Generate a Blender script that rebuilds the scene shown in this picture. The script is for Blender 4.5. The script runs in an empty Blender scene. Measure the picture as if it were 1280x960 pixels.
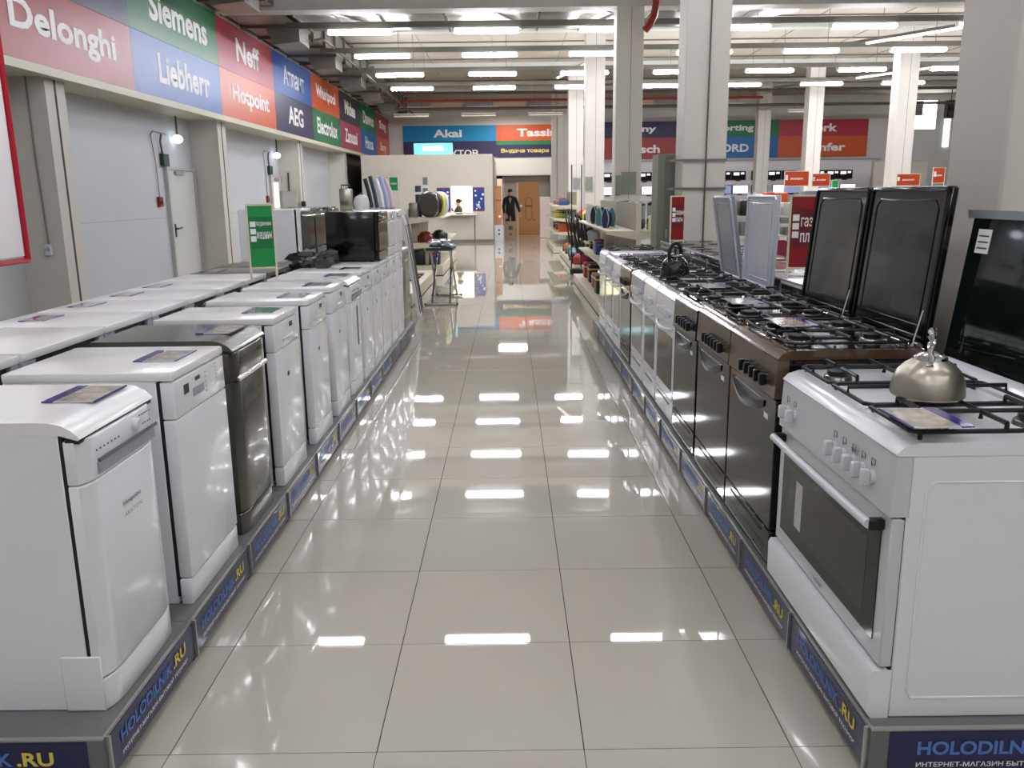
import bpy, bmesh, math, random
from mathutils import Vector, Matrix
random.seed(7)
scene = bpy.context.scene
COL = scene.collection

# ---------------------------------------------------------------- camera
PITCH, YAW, ROLL, FPX, CAMH = 0.22196, 0.00108, -0.01226, 1054.48, 1.572
f = Vector((math.sin(YAW) * math.cos(PITCH), math.cos(YAW) * math.cos(PITCH), -math.sin(PITCH)))
r = f.cross(Vector((0, 0, 1))).normalized()
u = r.cross(f)
r2 = r * math.cos(ROLL) + u * math.sin(ROLL)
u2 = -r * math.sin(ROLL) + u * math.cos(ROLL)
cam_data = bpy.data.cameras.new('camera')
cam_data.sensor_width = 36
cam_data.lens = FPX / 1280 * 36
cam_data.clip_end = 200
cam = bpy.data.objects.new('camera', cam_data)
m = Matrix((r2, u2, -f)).transposed().to_4x4()
m.translation = (0, 0, CAMH)
cam.matrix_world = m
COL.objects.link(cam)
scene.camera = cam

# ---------------------------------------------------------------- world, exposure
world = bpy.data.worlds.new('world')
scene.world = world
world.use_nodes = True
world.node_tree.nodes['Background'].inputs[0].default_value = (0.85, 0.92, 1, 1)
world.node_tree.nodes['Background'].inputs[1].default_value = 0.35
vs = scene.view_settings
vs.view_transform = 'Standard'
vs.look = 'None'
vs.gamma = 1
vs.exposure = 0.72
TUBE = 23.0           # emission of the fluorescent diffusers

# ---------------------------------------------------------------- materials
def lin(c):
    return tuple((x / 255 / 12.92) if x / 255 <= 0.04045 else ((x / 255 + 0.055) / 1.055) ** 2.4 for x in c)

MATS = {}
def mat(name, rgb, rough=0.5, metal=0.0, spec=0.5, coat=0.0, var=0.0, scale=6.0, bump=0.0, bscale=60.0, trans=0.0, emit=None, estr=0.0, stretch=None, alpha=1.0, ior=1.45):
    if name in MATS:
        return MATS[name]
    mt = bpy.data.materials.new(name)
    mt.use_nodes = True
    nt = mt.node_tree
    b = nt.nodes['Principled BSDF']
    c = lin(rgb)
    b.inputs['Base Color'].default_value = (*c, 1)
    b.inputs['Roughness'].default_value = rough
    b.inputs['Metallic'].default_value = metal
    b.inputs['Specular IOR Level'].default_value = spec
    b.inputs['Coat Weight'].default_value = coat
    b.inputs['Coat Roughness'].default_value = 0.04
    b.inputs['IOR'].default_value = ior
    b.inputs['Transmission Weight'].default_value = trans
    b.inputs['Alpha'].default_value = alpha
    if emit:
        b.inputs['Emission Color'].default_value = (*lin(emit), 1)
        b.inputs['Emission Strength'].default_value = estr
    if var or bump:
        tc = nt.nodes.new('ShaderNodeTexCoord')
        mp = nt.nodes.new('ShaderNodeMapping')
        if stretch:
            mp.inputs['Scale'].default_value = stretch
        nt.links.new(tc.outputs['Object'], mp.inputs['Vector'])
    if var:
        n = nt.nodes.new('ShaderNodeTexNoise')
        n.inputs['Scale'].default_value = scale
        n.inputs['Detail'].default_value = 4
        nt.links.new(mp.outputs['Vector'], n.inputs['Vector'])
        rp = nt.nodes.new('ShaderNodeValToRGB')
        rp.color_ramp.elements[0].position = 0.3
        rp.color_ramp.elements[1].position = 0.7
        rp.color_ramp.elements[0].color = (*[x * (1 - var) for x in c], 1)
        rp.color_ramp.elements[1].color = (*[min(1, x * (1 + var)) for x in c], 1)
        nt.links.new(n.outputs['Fac'], rp.inputs['Fac'])
        nt.links.new(rp.outputs['Color'], b.inputs['Base Color'])
    if bump:
        n = nt.nodes.new('ShaderNodeTexNoise')
        n.inputs['Scale'].default_value = bscale
        nt.links.new(mp.outputs['Vector'], n.inputs['Vector'])
        bp = nt.nodes.new('ShaderNodeBump')
        bp.inputs['Strength'].default_value = bump
        bp.inputs['Distance'].default_value = 0.01
        nt.links.new(n.outputs['Fac'], bp.inputs['Height'])
        nt.links.new(bp.outputs['Normal'], b.inputs['Normal'])
    MATS[name] = mt
    return mt

M = {}
M['tile'] = mat('polished_tile', (184, 179, 167), 0.022, spec=0.75, var=0.03, scale=2.5, bump=0.003, bscale=3.0)
M['grout'] = mat('grout', (62, 54, 44), 0.85, var=0.1)
M['wall'] = mat('white_wall_paint', (198, 197, 193), 0.7, var=0.02, scale=1.0)
M['wallgrey'] = mat('pale_grey_wall_paint', (186, 188, 192), 0.55, var=0.03, scale=0.7)
M['pillar'] = mat('cream_pillar_paint', (192, 187, 178), 0.6, var=0.02)
M['seam'] = mat('dark_seam', (70, 66, 60), 0.8)
M['ceil'] = mat('ceiling_concrete', (168, 158, 144), 0.85, var=0.05, scale=0.8)
M['beam'] = mat('painted_beam', (172, 170, 162), 0.7, var=0.03)
M['galv'] = mat('galvanised_steel', (128, 126, 118), 0.35, metal=0.75, var=0.18, scale=2.5)
M['tray'] = mat('cable_tray_steel', (92, 88, 80), 0.45, metal=0.5)
M['rust'] = mat('dark_pipe', (88, 74, 62), 0.6, metal=0.2)
M['redpipe'] = mat('red_pipe_paint', (130, 30, 26), 0.4)
M['tube'] = mat('lamp_diffuser', (255, 253, 250), 0.4, emit=(243, 246, 255), estr=TUBE)
M['tubefar'] = mat('lamp_diffuser_far', (255, 253, 250), 0.4, emit=(243, 246, 255), estr=TUBE * 2.4)
M['lampbody'] = mat('lamp_housing', (210, 208, 200), 0.5)
M['white'] = mat('white_enamel', (224, 225, 228), 0.2, coat=0.25, var=0.01)
M['whitetop'] = mat('white_worktop_laminate', (228, 227, 226), 0.22, coat=0.2, var=0.012, scale=20)
M['whitepl'] = mat('white_plastic', (206, 208, 212), 0.3, coat=0.2)
M['greypl'] = mat('light_grey_plastic', (150, 152, 158), 0.35)
M['darkgap'] = mat('gap_shade_and_trim', (22, 22, 23), 0.6)  # near-black for gaps, slots and bases, gap shade put into the colour
M['black'] = mat('black_enamel', (8, 8, 8), 0.14, spec=.4, coat=0.15)
M['blackpl'] = mat('black_plastic', (16, 16, 17), 0.35)
M['iron'] = mat('cast_iron_black', (20, 20, 21), 0.45, bump=0.1, bscale=200)
M['glass'] = mat('dark_oven_glass', (22, 23, 20), 0.06, spec=0.5)
M['steeldk'] = mat('dark_stainless_steel', (86, 84, 75), 0.22, metal=0.35, coat=.3, var=0.05, scale=3)
M['steel'] = mat('brushed_steel', (170, 168, 162), 0.25, metal=0.95, var=0.05)
M['chrome'] = mat('chrome', (220, 220, 220), 0.06, metal=1.0)
M['brown'] = mat('brown_enamel', (84, 62, 44), 0.13, coat=0.5, var=0.04)
M['brownface'] = mat('brown_control_panel', (92, 80, 62), 0.25, metal=0.3, var=0.08)
M['plinth'] = mat('grey_plinth_top', (104, 105, 104), 0.5, var=0.06, scale=12)
M['plinthal'] = mat('plinth_aluminium_edge', (176, 176, 170), 0.3, metal=0.8)
M['navy'] = mat('navy_print', (20, 28, 74), 0.3, coat=0.25, var=0.25, scale=2)
M['letblue'] = mat('blue_lettering', (82, 118, 190), 0.5)
M['letyel'] = mat('yellow_lettering', (222, 200, 84), 0.5)
M['letwhite'] = mat('white_lettering', (232, 230, 228), 0.5)
M['letgrey'] = mat('grey_lettering', (120, 120, 124), 0.5)
M['letdark'] = mat('dark_lettering', (52, 52, 56), 0.5)
M['cardw'] = mat('card_paper', (196, 196, 200), 0.12, coat=0.4)
M['cardblue'] = mat('card_blue_band', (52, 46, 130), 0.15, coat=0.4)
M['cardpic'] = mat('card_printed_picture', (176, 168, 158), 0.12, coat=0.4, var=0.3, scale=25)
M['cardgreen'] = mat('card_green_print', (106, 134, 118), 0.12, coat=0.4, var=0.25, scale=25)
M['cream'] = mat('cream_shelf_paint', (200, 194, 170), 0.45)
M['creamback'] = mat('shelf_back_panel', (160, 154, 136), 0.5, var=0.05)
M['skin'] = mat('skin', (176, 132, 108), 0.5)
M['cloth'] = mat('black_cloth', (16, 16, 19), 0.85, bump=0.3, bscale=40)
M['hair'] = mat('dark_hair', (26, 20, 16), 0.6)
M['carton'] = mat('brown_cardboard', (172, 122, 76), 0.75, var=0.06)
M['cartondk'] = mat('dull_cardboard', (140, 116, 84), 0.75, var=0.06)
M['film'] = mat('clear_plastic_film', (225, 230, 235), 0.12, trans=0.85, ior=1.15)

# ---------------------------------------------------------------- geometry helpers
class B:
    def __init__(s):
        s.bm = bmesh.new()
    def box(s, x0, x1, y0, y1, z0, z1, bev=0.0, seg=1):
        g = bmesh.ops.create_cube(s.bm, size=1)
        vs = g['verts']
        for v in vs:
            v.co = Vector(((x0 + x1) / 2 + v.co.x * (x1 - x0), (y0 + y1) / 2 + v.co.y * (y1 - y0), (z0 + z1) / 2 + v.co.z * (z1 - z0)))
        if bev:
            es = list({e for v in vs for e in v.link_edges})
            bmesh.ops.bevel(s.bm, geom=es, offset=bev, segments=seg, profile=0.5, affect='EDGES')
        return s
    def ring(s, rings, closed_u=True, caps=True):
        bm = s.bm
        L = [[bm.verts.new(p) for p in rg] for rg in rings]
        n = len(L[0])
        for a, b in zip(L, L[1:]):
            for i in range(n if closed_u else n - 1):
                j = (i + 1) % n
                try:
                    bm.faces.new((a[i], a[j], b[j], b[i]))
                except ValueError:
                    pass
        if caps and n > 2:
            bm.faces.new(L[0][::-1])
            bm.faces.new(L[-1])
        return L
    def cyl(s, p0, p1, r0, r1=None, n=14, caps=True):
        r1 = r0 if r1 is None else r1
        p0, p1 = Vector(p0), Vector(p1)
        d = (p1 - p0).normalized()
        a = d.orthogonal().normalized()
        b = d.cross(a)
        rg = []
        for p, rr in ((p0, r0), (p1, r1)):
            rg.append([p + (a * math.cos(2 * math.pi * i / n) + b * math.sin(2 * math.pi * i / n)) * rr for i in range(n)])
        s.ring(rg, caps=caps)
        return s
    def tube(s, pts, rr, n=8, closed=False, radii=None):
        pts = [Vector(p) for p in pts]
        N = len(pts)
        rings = []
        prev = None
        for i, p in enumerate(pts):
            if closed:
                d = (pts[(i + 1) % N] - pts[i - 1])
            else:
                d = pts[min(i + 1, N - 1)] - pts[max(i - 1, 0)]
            d.normalize()
            a = d.orthogonal().normalized() if prev is None else (prev - d * prev.dot(d)).normalized()
            prev = a
            b = d.cross(a)
            q = radii[i] if radii else rr
            rings.append([p + (a * math.cos(2 * math.pi * k / n) + b * math.sin(2 * math.pi * k / n)) * q for k in range(n)])
        if closed:
            rings.append(rings[0])
            s.ring(rings, caps=False)
            bmesh.ops.remove_doubles(s.bm, verts=s.bm.verts, dist=1e-6)
        else:
            s.ring(rings)
        return s
    def lathe(s, prof, c=(0, 0, 0), n=24, sx=1, sy=1):
        rings = []
        for (rr, z) in prof:
            rr = max(rr, 1e-4)
            rings.append([(c[0] + sx * rr * math.cos(2 * math.pi * i / n), c[1] + sy * rr * math.sin(2 * math.pi * i / n), c[2] + z) for i in range(n)])
        s.ring(rings)
        return s
    def prism(s, pts, axis, a, b):
        def P(p, t):
            if axis == 'y': return (p[0], t, p[1])
            if axis == 'x': return (t, p[0], p[1])
            return (p[0], p[1], t)
        s.ring([[P(p, a) for p in pts], [P(p, b) for p in pts]])
        return s
    def face(s, pts):
        s.bm.faces.new([s.bm.verts.new(p) for p in pts])
        return s
    def ball(s, c, rad, n=12):
        rad = rad if isinstance(rad, tuple) else (rad, rad, rad)
        prof = [(math.sin(math.pi * k / (n // 2 + 1)), -math.cos(math.pi * k / (n // 2 + 1))) for k in range(n // 2 + 2)]
        rings = []
        for (rr, z) in prof:
            rr = max(rr, 0.02)
            rings.append([(c[0] + rad[0] * rr * math.cos(2 * math.pi * i / n), c[1] + rad[1] * rr * math.sin(2 * math.pi * i / n), c[2] + rad[2] * z) for i in range(n)])
        s.ring(rings)
        return s
    def xf(s, mtx):
        s.bm.transform(mtx)
        return s
    def mesh(s, name, mt, smooth=True):
        me = bpy.data.meshes.new(name)
        bmesh.ops.recalc_face_normals(s.bm, faces=s.bm.faces)
        s.bm.to_mesh(me)
        s.bm.free()
        for x in (mt if isinstance(mt, (list, tuple)) else [mt]):
            me.materials.append(x)
        if smooth:
            me.shade_smooth()
            me.set_sharp_from_angle(angle=math.radians(38))
        return me
    def out(s, name, mt, parent=None, loc=None, rot=None, smooth=True, label=None):
        return link(name, s.mesh(name, mt, smooth), parent, loc, rot, label)

def link(name, me, parent=None, loc=None, rot=None, label=None):
    o = bpy.data.objects.new(name, me)
    COL.objects.link(o)
    if parent: o.parent = parent
    if loc: o.location = loc
    if rot: o.rotation_euler = rot
    if label: o['label'] = label
    return o

def tag(o, label, cat, group=None, kind=None):
    o['label'] = label
    o['category'] = cat
    if group: o['group'] = group
    if kind: o['kind'] = kind
    return o

def thing(name, label, cat, loc=(0, 0, 0), rz=0.0, group=None):
    o = bpy.data.objects.new(name, None)
    o.empty_display_size = 0.05
    COL.objects.link(o)
    o.location = loc
    o.rotation_euler = (0, 0, rz)
    return tag(o, label, cat, group)

def struct(name, b, mt, label=None, smooth=False):
    o = b.out(name, mt, smooth=smooth)
    o['kind'] = 'structure'
    if label:
        o['label'] = label
    return o

def dup(o, loc=None, rz=None, label=None, parent=None, **kw):
    c = o.copy()
    COL.objects.link(c)
    if parent is not None: c.parent = parent
    if loc is not None: c.location = loc
    if rz is not None: c.rotation_euler = (0, 0, rz)
    if label: c['label'] = label
    for ch in list(o.children):
        dup(ch, parent=c)
    return c

_txt = {}
def text_mesh(s, bold=0.0):
    key = (s, bold)
    if key in _txt: return _txt[key]
    cu = bpy.data.curves.new('lettering', 'FONT')
    cu.body = s
    cu.size = 1
    cu.offset = bold
    cu.resolution_u = 3
    ob = bpy.data.objects.new('lettering', cu)
    COL.objects.link(ob)
    dg = bpy.context.evaluated_depsgraph_get()
    me = bpy.data.meshes.new_from_object(ob.evaluated_get(dg))
    bpy.data.objects.remove(ob)
    xs = [v.co.x for v in me.vertices]; ys = [v.co.y for v in me.vertices]
    _txt[key] = (me, min(xs), max(xs), min(ys), max(ys))
    return _txt[key]

def text_at(s, mt, parent, origin, right, up, w, h, bold=0.02, name='lettering', label=None, lift=0.002):
    """flat lettering fitted to the box w x h whose lower left corner is at origin (parent coordinates)"""
    me, x0, x1, y0, y1 = text_mesh(s, bold)
    me = me.copy()
    R, U = Vector(right).normalized(), Vector(up).normalized()
    N = R.cross(U)
    O = Vector(origin)
    for v in me.vertices:
        a = (v.co.x - x0) / (x1 - x0) * w
        b = (v.co.y - y0) / (y1 - y0) * h
        v.co = O + R * a + U * b + N * lift
    me.materials.clear()
    me.materials.append(mt)
    return link(name, me, parent, label=label)
# ================================================================ SETTING
XW, YB = -5.7, 37.5          # left wall, far wall
ZC = 5.5
# floor: polished tiles with recessed joints
TS, GX, GY = 0.6, -0.402, 2.148
fl = struct('floor', B().box(-5.9, 22, -6, YB + 4, -0.06, -0.004), M['grout'])
tb = B().box(0.0018, TS - 0.0018, 0.0018, TS - 0.0018, -0.02, 0.0)
tile_me = tb.mesh('tile', M['tile'], smooth=False)
rest = []
nt_ = 0
for j in range(-13, 65):
    for i in range(-9, 37):
        x, y = GX + i * TS, GY + j * TS
        inside = -2 <= i <= 2 and 0 <= j <= 56
        if inside and nt_ < 290:
            nt_ += 1
            o = link('tile', tile_me, fl, (x, y, 0))
            o.rotation_euler = (random.gauss(0, 0.00035), random.gauss(0, 0.00035), 0)
        elif y < YB + 3:
            rest.append((x, y))
b = B()
for (x, y) in rest:
    b.face([(x + .0012, y + .0012, 0), (x + TS - .0012, y + .0012, 0), (x + TS - .0012, y + TS - .0012, 0), (x + .0012, y + TS - .0012, 0)])
o = b.out('tile_field', M['tile'], fl, smooth=False)
o['kind'] = 'stuff'

# walls
struct('wall_left', B().box(XW - 0.2, XW, -6, YB + 4, 0, ZC), M['wallgrey'])
# (far wall)
bw = B()
DX0, DX1, DZ = -0.55, 1.80, 2.33
bw.box(XW, DX0, YB, YB + 0.25, 0, ZC).box(DX1, 22, YB, YB + 0.25, 0, 4.05).box(DX0, DX1, YB, YB + 0.25, DZ, ZC)
WX0, WX1, WZ0, WZ1 = 16.65, 18.25, 4.05, 5.22
bw.box(DX1, WX0, YB, YB + 0.25, 4.05, ZC).box(WX1, 22, YB, YB + 0.25, 4.05, ZC).box(WX0, WX1, YB, YB + 0.25, WZ1, ZC)
struct('wall_back', bw, M['wall'])
struct('wall_right', B().box(22, 22.2, -6, YB + 4, 0, ZC), M['wall'])
struct('wall_front', B().box(XW, 22, -6.2, -6, 0, ZC), M['wall'])
struct('ceiling', B().box(XW - .2, 22.2, -6.2, YB + 4.2, ZC, ZC + 0.2), M['ceil'])
struct('wall_corridor', B().box(XW, 22, YB + 3.2, YB + 3.4, 0, ZC), M['wall'])
# window panes, daylight behind
wn = struct('window_1', B().box(WX0, WX1, YB + 0.06, YB + 0.1, WZ0, WZ1), mat('daylight_pane', (255, 255, 255), 0.3, emit=(245, 250, 255), estr=9))
B().box(17.3, 17.62, YB - 0.1, YB + 0.05, 4.6, 5.2).out('vent_panel', M['greypl'], wn)
for k in range(6):
    B().box(17.3, 17.62, YB - 0.12, YB - 0.1, 4.64 + k * .085, 4.67 + k * .085).out('slat', M['seam'], wn)
for zz in (WZ0 - .03, WZ1):
    B().box(WX0 - .04, WX1 + .04, YB - .03, YB + .1, zz, zz + .04).out('window_frame', M['pillar'], wn)

# doorway dressing: roller shutter of slats, bright strip at its left
sh = thing('roller_shutter', 'grey roller shutter of horizontal slats filling the far doorway', 'shutter', (0, YB + .3, 0))
sm = B().box(-0.2, DX1, -0.02, 0.02, 0, 0.072, 0.008).mesh('slat', mat('shutter_grey', (126, 120, 112), 0.5), smooth=False)
for k in range(30):
    link('slat', sm, sh, (0, 0, k * 0.078))
B().box(-0.26, -0.2, -0.04, 0.04, 0, 2.35).out('guide_rail', M['greypl'], sh)
struct('trim_1', B().box(DX0 - .06, DX0, YB - .02, YB + .25, 0, DZ + .06).box(DX1, DX1 + .06, YB - .02, YB + .25, 0, DZ + .06).box(DX0, DX1, YB - .02, YB, DZ, DZ + .05), M['beam'])

# low partition in front of the far wall, with the order window
PY = 28.4
WL, WR, WB, WT = -1.90, -1.20, 0.99, 1.83
pw = B()
pw.box(-4.8, WL, PY, PY + .12, 0, 2.84).box(WR, -0.52, PY, PY + .12, 0, 2.84).box(WL, WR, PY, PY + .12, 0, WB).box(WL, WR, PY, PY + .12, WT, 2.84)
pw.box(-4.8, -4.7, PY + .12, YB, 0, 2.84).box(-0.64, -0.52, PY + .12, YB, 0, 2.84)
struct('wall_partition', pw, mat('partition_paint', (186, 178, 165), 0.6, var=0.02))
struct('baseboard_partition', B().box(-4.8, -0.5, PY - .015, PY, 0, 0.1), mat('grey_skirting', (112, 106, 96), 0.5))
struct('wall_booth', B().box(-3.4, -0.66, PY + 2.0, PY + 2.1, 0, 2.8), mat('booth_yellow', (250, 244, 205), 0.7))
a = bpy.data.lights.new('booth_fill', 'AREA'); a.energy = 95; a.size = 1.0; a.color = (1, .97, .86)  # added fill light inside the booth, no fixture modelled
ao = bpy.data.objects.new('booth_fill', a); ao.location = (-1.9, PY + 1.0, 2.7); COL.objects.link(ao)

# columns on the two column lines: paired shafts with a seam
def column(x, y, w=0.47, d=0.42, conduit=False, h=ZC):
    c = struct('column', B().box(x, x + w, y, y + d, 0, h, 0.01), M['pillar'])
    B().box(x + w * .53, x + w * .545, y - .002, y + .01, 0, h).out('seam', M['seam'], c)
    return c
for k, y in enumerate((3.31, 9.42, 15.42, 21.42, 27.42, 33.42)):
    c = column(1.885, y)
    if k in (1,):
        B().tube([(2.13, y - .02, 0), (2.13, y - .02, 1.5), (2.135, y - .022, 3.4), (2.13, y - .02, ZC)], 0.009).out('conduit', M['tray'], c)
for (x, y) in ((9.45, 21.42), (9.35, 27.42), (9.4, 33.0), (16.9, 21.4), (16.9, 27.4)):
    column(x, y)
struct('wall_panelled', B().box(1.66, 1.885, 33.5, 33.62, 0, ZC), M['pillar'])

# pilasters along the left wall
for y in (-2.0, 4.0, 10.0, 15.75, 21.65, 27.6, 33.5):
    c = struct('column', B().box(XW, -5.2, y, y + .44, 0, 3.4), M['pillar'])
    B().box(-5.205, -5.195, y + .2, y + .235, 0, 3.0).out('seam', M['seam'], c)
# sheet-metal infill above, wall panel joints
wl = bpy.data.objects['wall_left']
for y0 in (4.6, 10.6, 16.3, 22.2):
    for zz in (1.25,):
        B().box(XW, XW + .0015, y0, y0 + 5.0, zz, zz + .004).out('panel_joint', M['letgrey'], wl)
struct('trim_2', B().box(XW, -5.05, -6, YB, 2.92, 2.98).box(-5.16, -5.04, -6, YB, 2.9, 2.99), mat('rail_paint', (196, 190, 168), 0.5))
struct('trim_3', B().box(-5.2, -5.1, -6, YB, 4.69, 4.75), M['pillar'])
struct('wall_recess', B().box(XW + .02, XW + .3, 28.1, 36, 0, 2.92), mat('dark_recess', (74, 72, 66), 0.7))

# transverse beams
for y in (15.4,):
    struct('beam', B().box(-4.95, 22, y, y + .4, 4.66, ZC), M['beam'])
for y in (9.4, 3.3):
    struct('beam', B().box(-4.95, 22, y, y + .4, 4.86, ZC), M['beam'])
for y in (21.4, 27.4, 33.4):
    struct('beam', B().box(-4.95, 22, y, y + .3, 5.35, ZC), M['beam'])

# ================================================================ SERVICES ON THE CEILING
rows = [(-3.6, 'behind'), (-0.8, 'b'), (2.0, 'b'), (4.9, 'b'), (7.8, 'b'), (10.7, 'b'), (16.5, 'front'), (19.27, 'second'), (22.25, 'third'), (25.05, 'rear')]
cols = [-2.68, -0.37, 1.93, 4.24, 6.55, 8.86, 11.16, 13.5, 15.8]
rn = {-3.6: 'row behind the camera', -0.8: 'row above the camera', 2.0: 'row over the display ends', 4.9: 'row over the dark dishwasher',
      7.8: 'row over the black tabletop dishwasher', 10.7: 'row reflected in the near floor', 16.5: 'row under the wide duct',
      19.27: 'second visible row', 22.25: 'third visible row', 25.05: 'farthest lit row'}
cn = ['over the washing machines', 'over the centre aisle', 'on the column line', 'right of the column line', 'in the middle of the right hall',
      'beside the far column line', 'beyond the far column line', 'near the bright window', 'against the right side']
lamp_d = B().box(-.585, .585, -.06, .06, -.045, .03, 0.03, 3).mesh('diffuser', M['tube'])
lamp_f = B().box(-.585, .585, -.06, .06, -.045, .03, 0.03, 3).mesh('diffuser', M['tubefar'])
lamp_h = B().box(-.6, .6, -.035, .035, .03, .06, 0.01).mesh('housing', M['lampbody'])
lamp_e = B().box(-.03, 0, -.06, .06, -.035, .03, 0.008).mesh('end_cap', M['lampbody'])
hang = B().box(-.004, .004, -.004, .004, .03, 1.01).mesh('suspension_rod', M['tray'])
hang_s = B().box(-.004, .004, -.004, .004, .03, .24).mesh('suspension_rod', M['tray'])
for (y, _) in rows:
    for ci, x in enumerate(cols):
        if y < 12 and x > 7: continue
        if y == -3.6 and x > 5: continue
        t = thing('ceiling_light', 'fluorescent light, %s, %s' % (rn[y], cn[ci]), 'light', (x, y, 4.49), 0, 'suspended fluorescent lights')
        link('housing', lamp_h, t)
        link('diffuser', lamp_d if y < 12 else lamp_f, t)
        link('end_cap', lamp_e, t, (-.585, 0, 0))
        link('end_cap', lamp_e, t, (.615, 0, 0))
        link('suspension_rod', hang_s if (y == 16.5 and ci < 4) else hang, t, (.35, 0.0, 0))
    tr = B().box(-4.0, 20, y - .03, y + .03, 4.56, 4.60)
    tr.box(-4.0, 20, y - .035, y - .03, 4.56, 4.66).box(-4.0, 20, y + .03, y + .035, 4.56, 4.66)
    if y > 12:
        o = tr.out('cable_tray', M['tray'], smooth=False)
        tag(o, 'long cable tray carrying the %s of lights' % rn[y], 'cable tray', 'cable trays over the light rows')
    else:
        tr.bm.free()
# unlit fixtures near the far wall
off_d = B().box(-.585, .585, -.05, .05, -.05, 0, 0.02, 2).mesh('diffuser', mat('unlit_diffuser', (226, 214, 200), 0.5))
for y, z, xs, nm in ((30.2, 4.22, (-3.3, -1.0, 1.3, 10.2), 'lower'), (32.0, 4.62, (-3.3, -0.9, 1.4, 8.0), 'upper')):
    for i, x in enumerate(xs):
        t = thing('unlit_light', 'switched-off ceiling light before the far wall, %s row, %s from the left' % (nm, ('first', 'second', 'third', 'fourth')[i]), 'light', (x, y, z), 0, 'switched-off lights by the far wall')
        link('housing', lamp_h, t); link('diffuser', off_d, t)
        for rx in (-.4, .35):
            B().box(rx - .004, rx + .004, -.004, .004, .03, 5.5 - z).out('suspension_rod', M['tray'], t)

# wide duct under the ceiling, with flanges
t = thing('air_duct', 'wide galvanised duct crossing the hall above the first lights', 'duct', (0, 0, 0))
xs = [-3.8, -3.1, -2.3, -1.1, 0.6, 2.6, 4.4]
for i in range(len(xs) - 1):
    bb = B().box(xs[i], xs[i + 1] - .02, 16.15, 17.75, 4.74, 5.2)
    bb.out('duct_section', M['galv'], t, smooth=False)
    B().box(xs[i] - .03, xs[i] + .01, 16.1, 17.8, 4.7, 5.24).out('flange', M['tray'], t, smooth=False)
B().prism([(4.4, 4.74), (5.7, 5.0), (5.7, 5.3), (4.4, 5.2)], 'y', 16.15, 17.75).out('duct_end', M['galv'], t, smooth=False)
for x in (-3.0, -.2, 1.8, 3.5):
    B().tube([(x, 16.1, 4.72), (x + .35, 16.9, 4.72), (x + .5, 17.7, 4.72)], .02).out('brace', M['tray'], t)
# left long duct in stepped boxes
t = thing('ventilation_duct', 'long dark galvanised duct running over the brand banners', 'duct', (0, 0, 0))
y = 9.0
k = 0
while y < 34:
    L = 1.15
    B().box(-4.98, -3.95, y, y + L - .03, 4.72, 5.22).out('duct_section', M['galv'], t, smooth=False)
    B().box(-5.02, -3.9, y + L - .04, y + L, 4.67, 5.27).out('flange', M['tray'], t, smooth=False)
    if k % 3 == 1:
        B().prism([(-4.6, 4.72), (-3.95, 4.72), (-3.95, 4.45), (-4.45, 4.4)], 'y', y + .1, y + .9).out('duct_branch', M['galv'], t, smooth=False)
    y += L
    k += 1
# small pipes across
def pipe(pts, rr, mt, label, name='pipe'):
    o = B().tube(pts, rr, 8).out(name, mt)
    return tag(o, label, 'pipe', 'ceiling pipes')
pipe([(-3.85, 30.5, 4.95), (22, 30.5, 4.95)], .05, M['rust'], 'dark brown pipe crossing high before the far banners')
pipe([(-3.85, 31.2, 4.78), (9, 31.2, 4.78)], .045, M['redpipe'], 'thin red sprinkler pipe crossing before the far banners')
pipe([(-4.9, 31.5, 4.55), (22, 31.5, 4.55)], .05, M['rust'], 'lowest dark pipe crossing before the far banners')
pipe([(-3.85, 29.5, 5.2), (22, 29.5, 5.2)], .06, M['galv'], 'grey pipe crossing highest before the far banners')
pipe([(-3.85, 28.4, 5.05), (22, 28.4, 5.05)], .05, M['tray'], 'dark conduit crossing just behind the last lights')
pipe([(-3.9, 18.0, 4.6), (-3.7, 18.2, 4.66), (-3.7, 36, 4.66)], .035, M['rust'], 'brown pipe running along beside the left duct')
pipe([(2.48, 15, 5.48), (2.48, 15, 4.6), (2.45, 15, 4.42), (2.38, 15, 4.28), (2.30, 15, 4.2)], .06, M['redpipe'], 'red bent fire pipe beside the second column')
for i, (x0, y0, x1, y1) in enumerate(((7.0, 20.3, 13, 11.5), (8.3, 27.5, 14.5, 17.5), (1.4, 17.6, 2.2, 15.5), (1.3, 24.5, 2.0, 21.5))):
    t = thing('track_light', 'slanting light strip hung from %s' % ('the right hall ceiling, nearer one', 'the right hall ceiling, farther one', 'the ceiling left of the third column', 'the ceiling left of the fourth column')[i], 'light', (0, 0, 0), 0, 'slanting light strips')
    B().tube([(x0, y0, 4.68), (x1, y1, 4.68)], .035, 6).out('rail', M['tray'], t)
    B().tube([(x0 + (x1 - x0) * .1, y0 + (y1 - y0) * .1, 4.63), (x0 + (x1 - x0) * .45, y0 + (y1 - y0) * .45, 4.63)], .03, 6).out('lamp_tube', mat('dim_tube', (240, 236, 226), .4, emit=(255, 250, 240), estr=1.2), t)
# joints between ceiling slabs
ce = bpy.data.objects['ceiling']
for i, y in enumerate((17.9, 20.7, 23.7, 26.6, 29.0)):
    B().box(-5, 22, y, y + .05, ZC - .03, ZC).out('panel_joint', M['tray'], ce, smooth=False)
for i in range(12):
    x = -4.2 + i * 1.9
    B().box(x, x + .015, 16, 30, ZC - .012, ZC).out('panel_joint', M['tray'], ce, smooth=False)
# panels above the far banners stand in for lit ceiling, light put into pink
for i in range(9):
    x = -4.6 + i * 1.35
    o = B().box(x, x + 1.3, YB - .06, YB, 5.12, 5.45, .01).out('lit_ceiling_standin', mat('pinkish_ceiling_light', (224, 196, 180), .6) if i % 2 else M['greypl'], bpy.data.objects['wall_back'], smooth=False)
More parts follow.
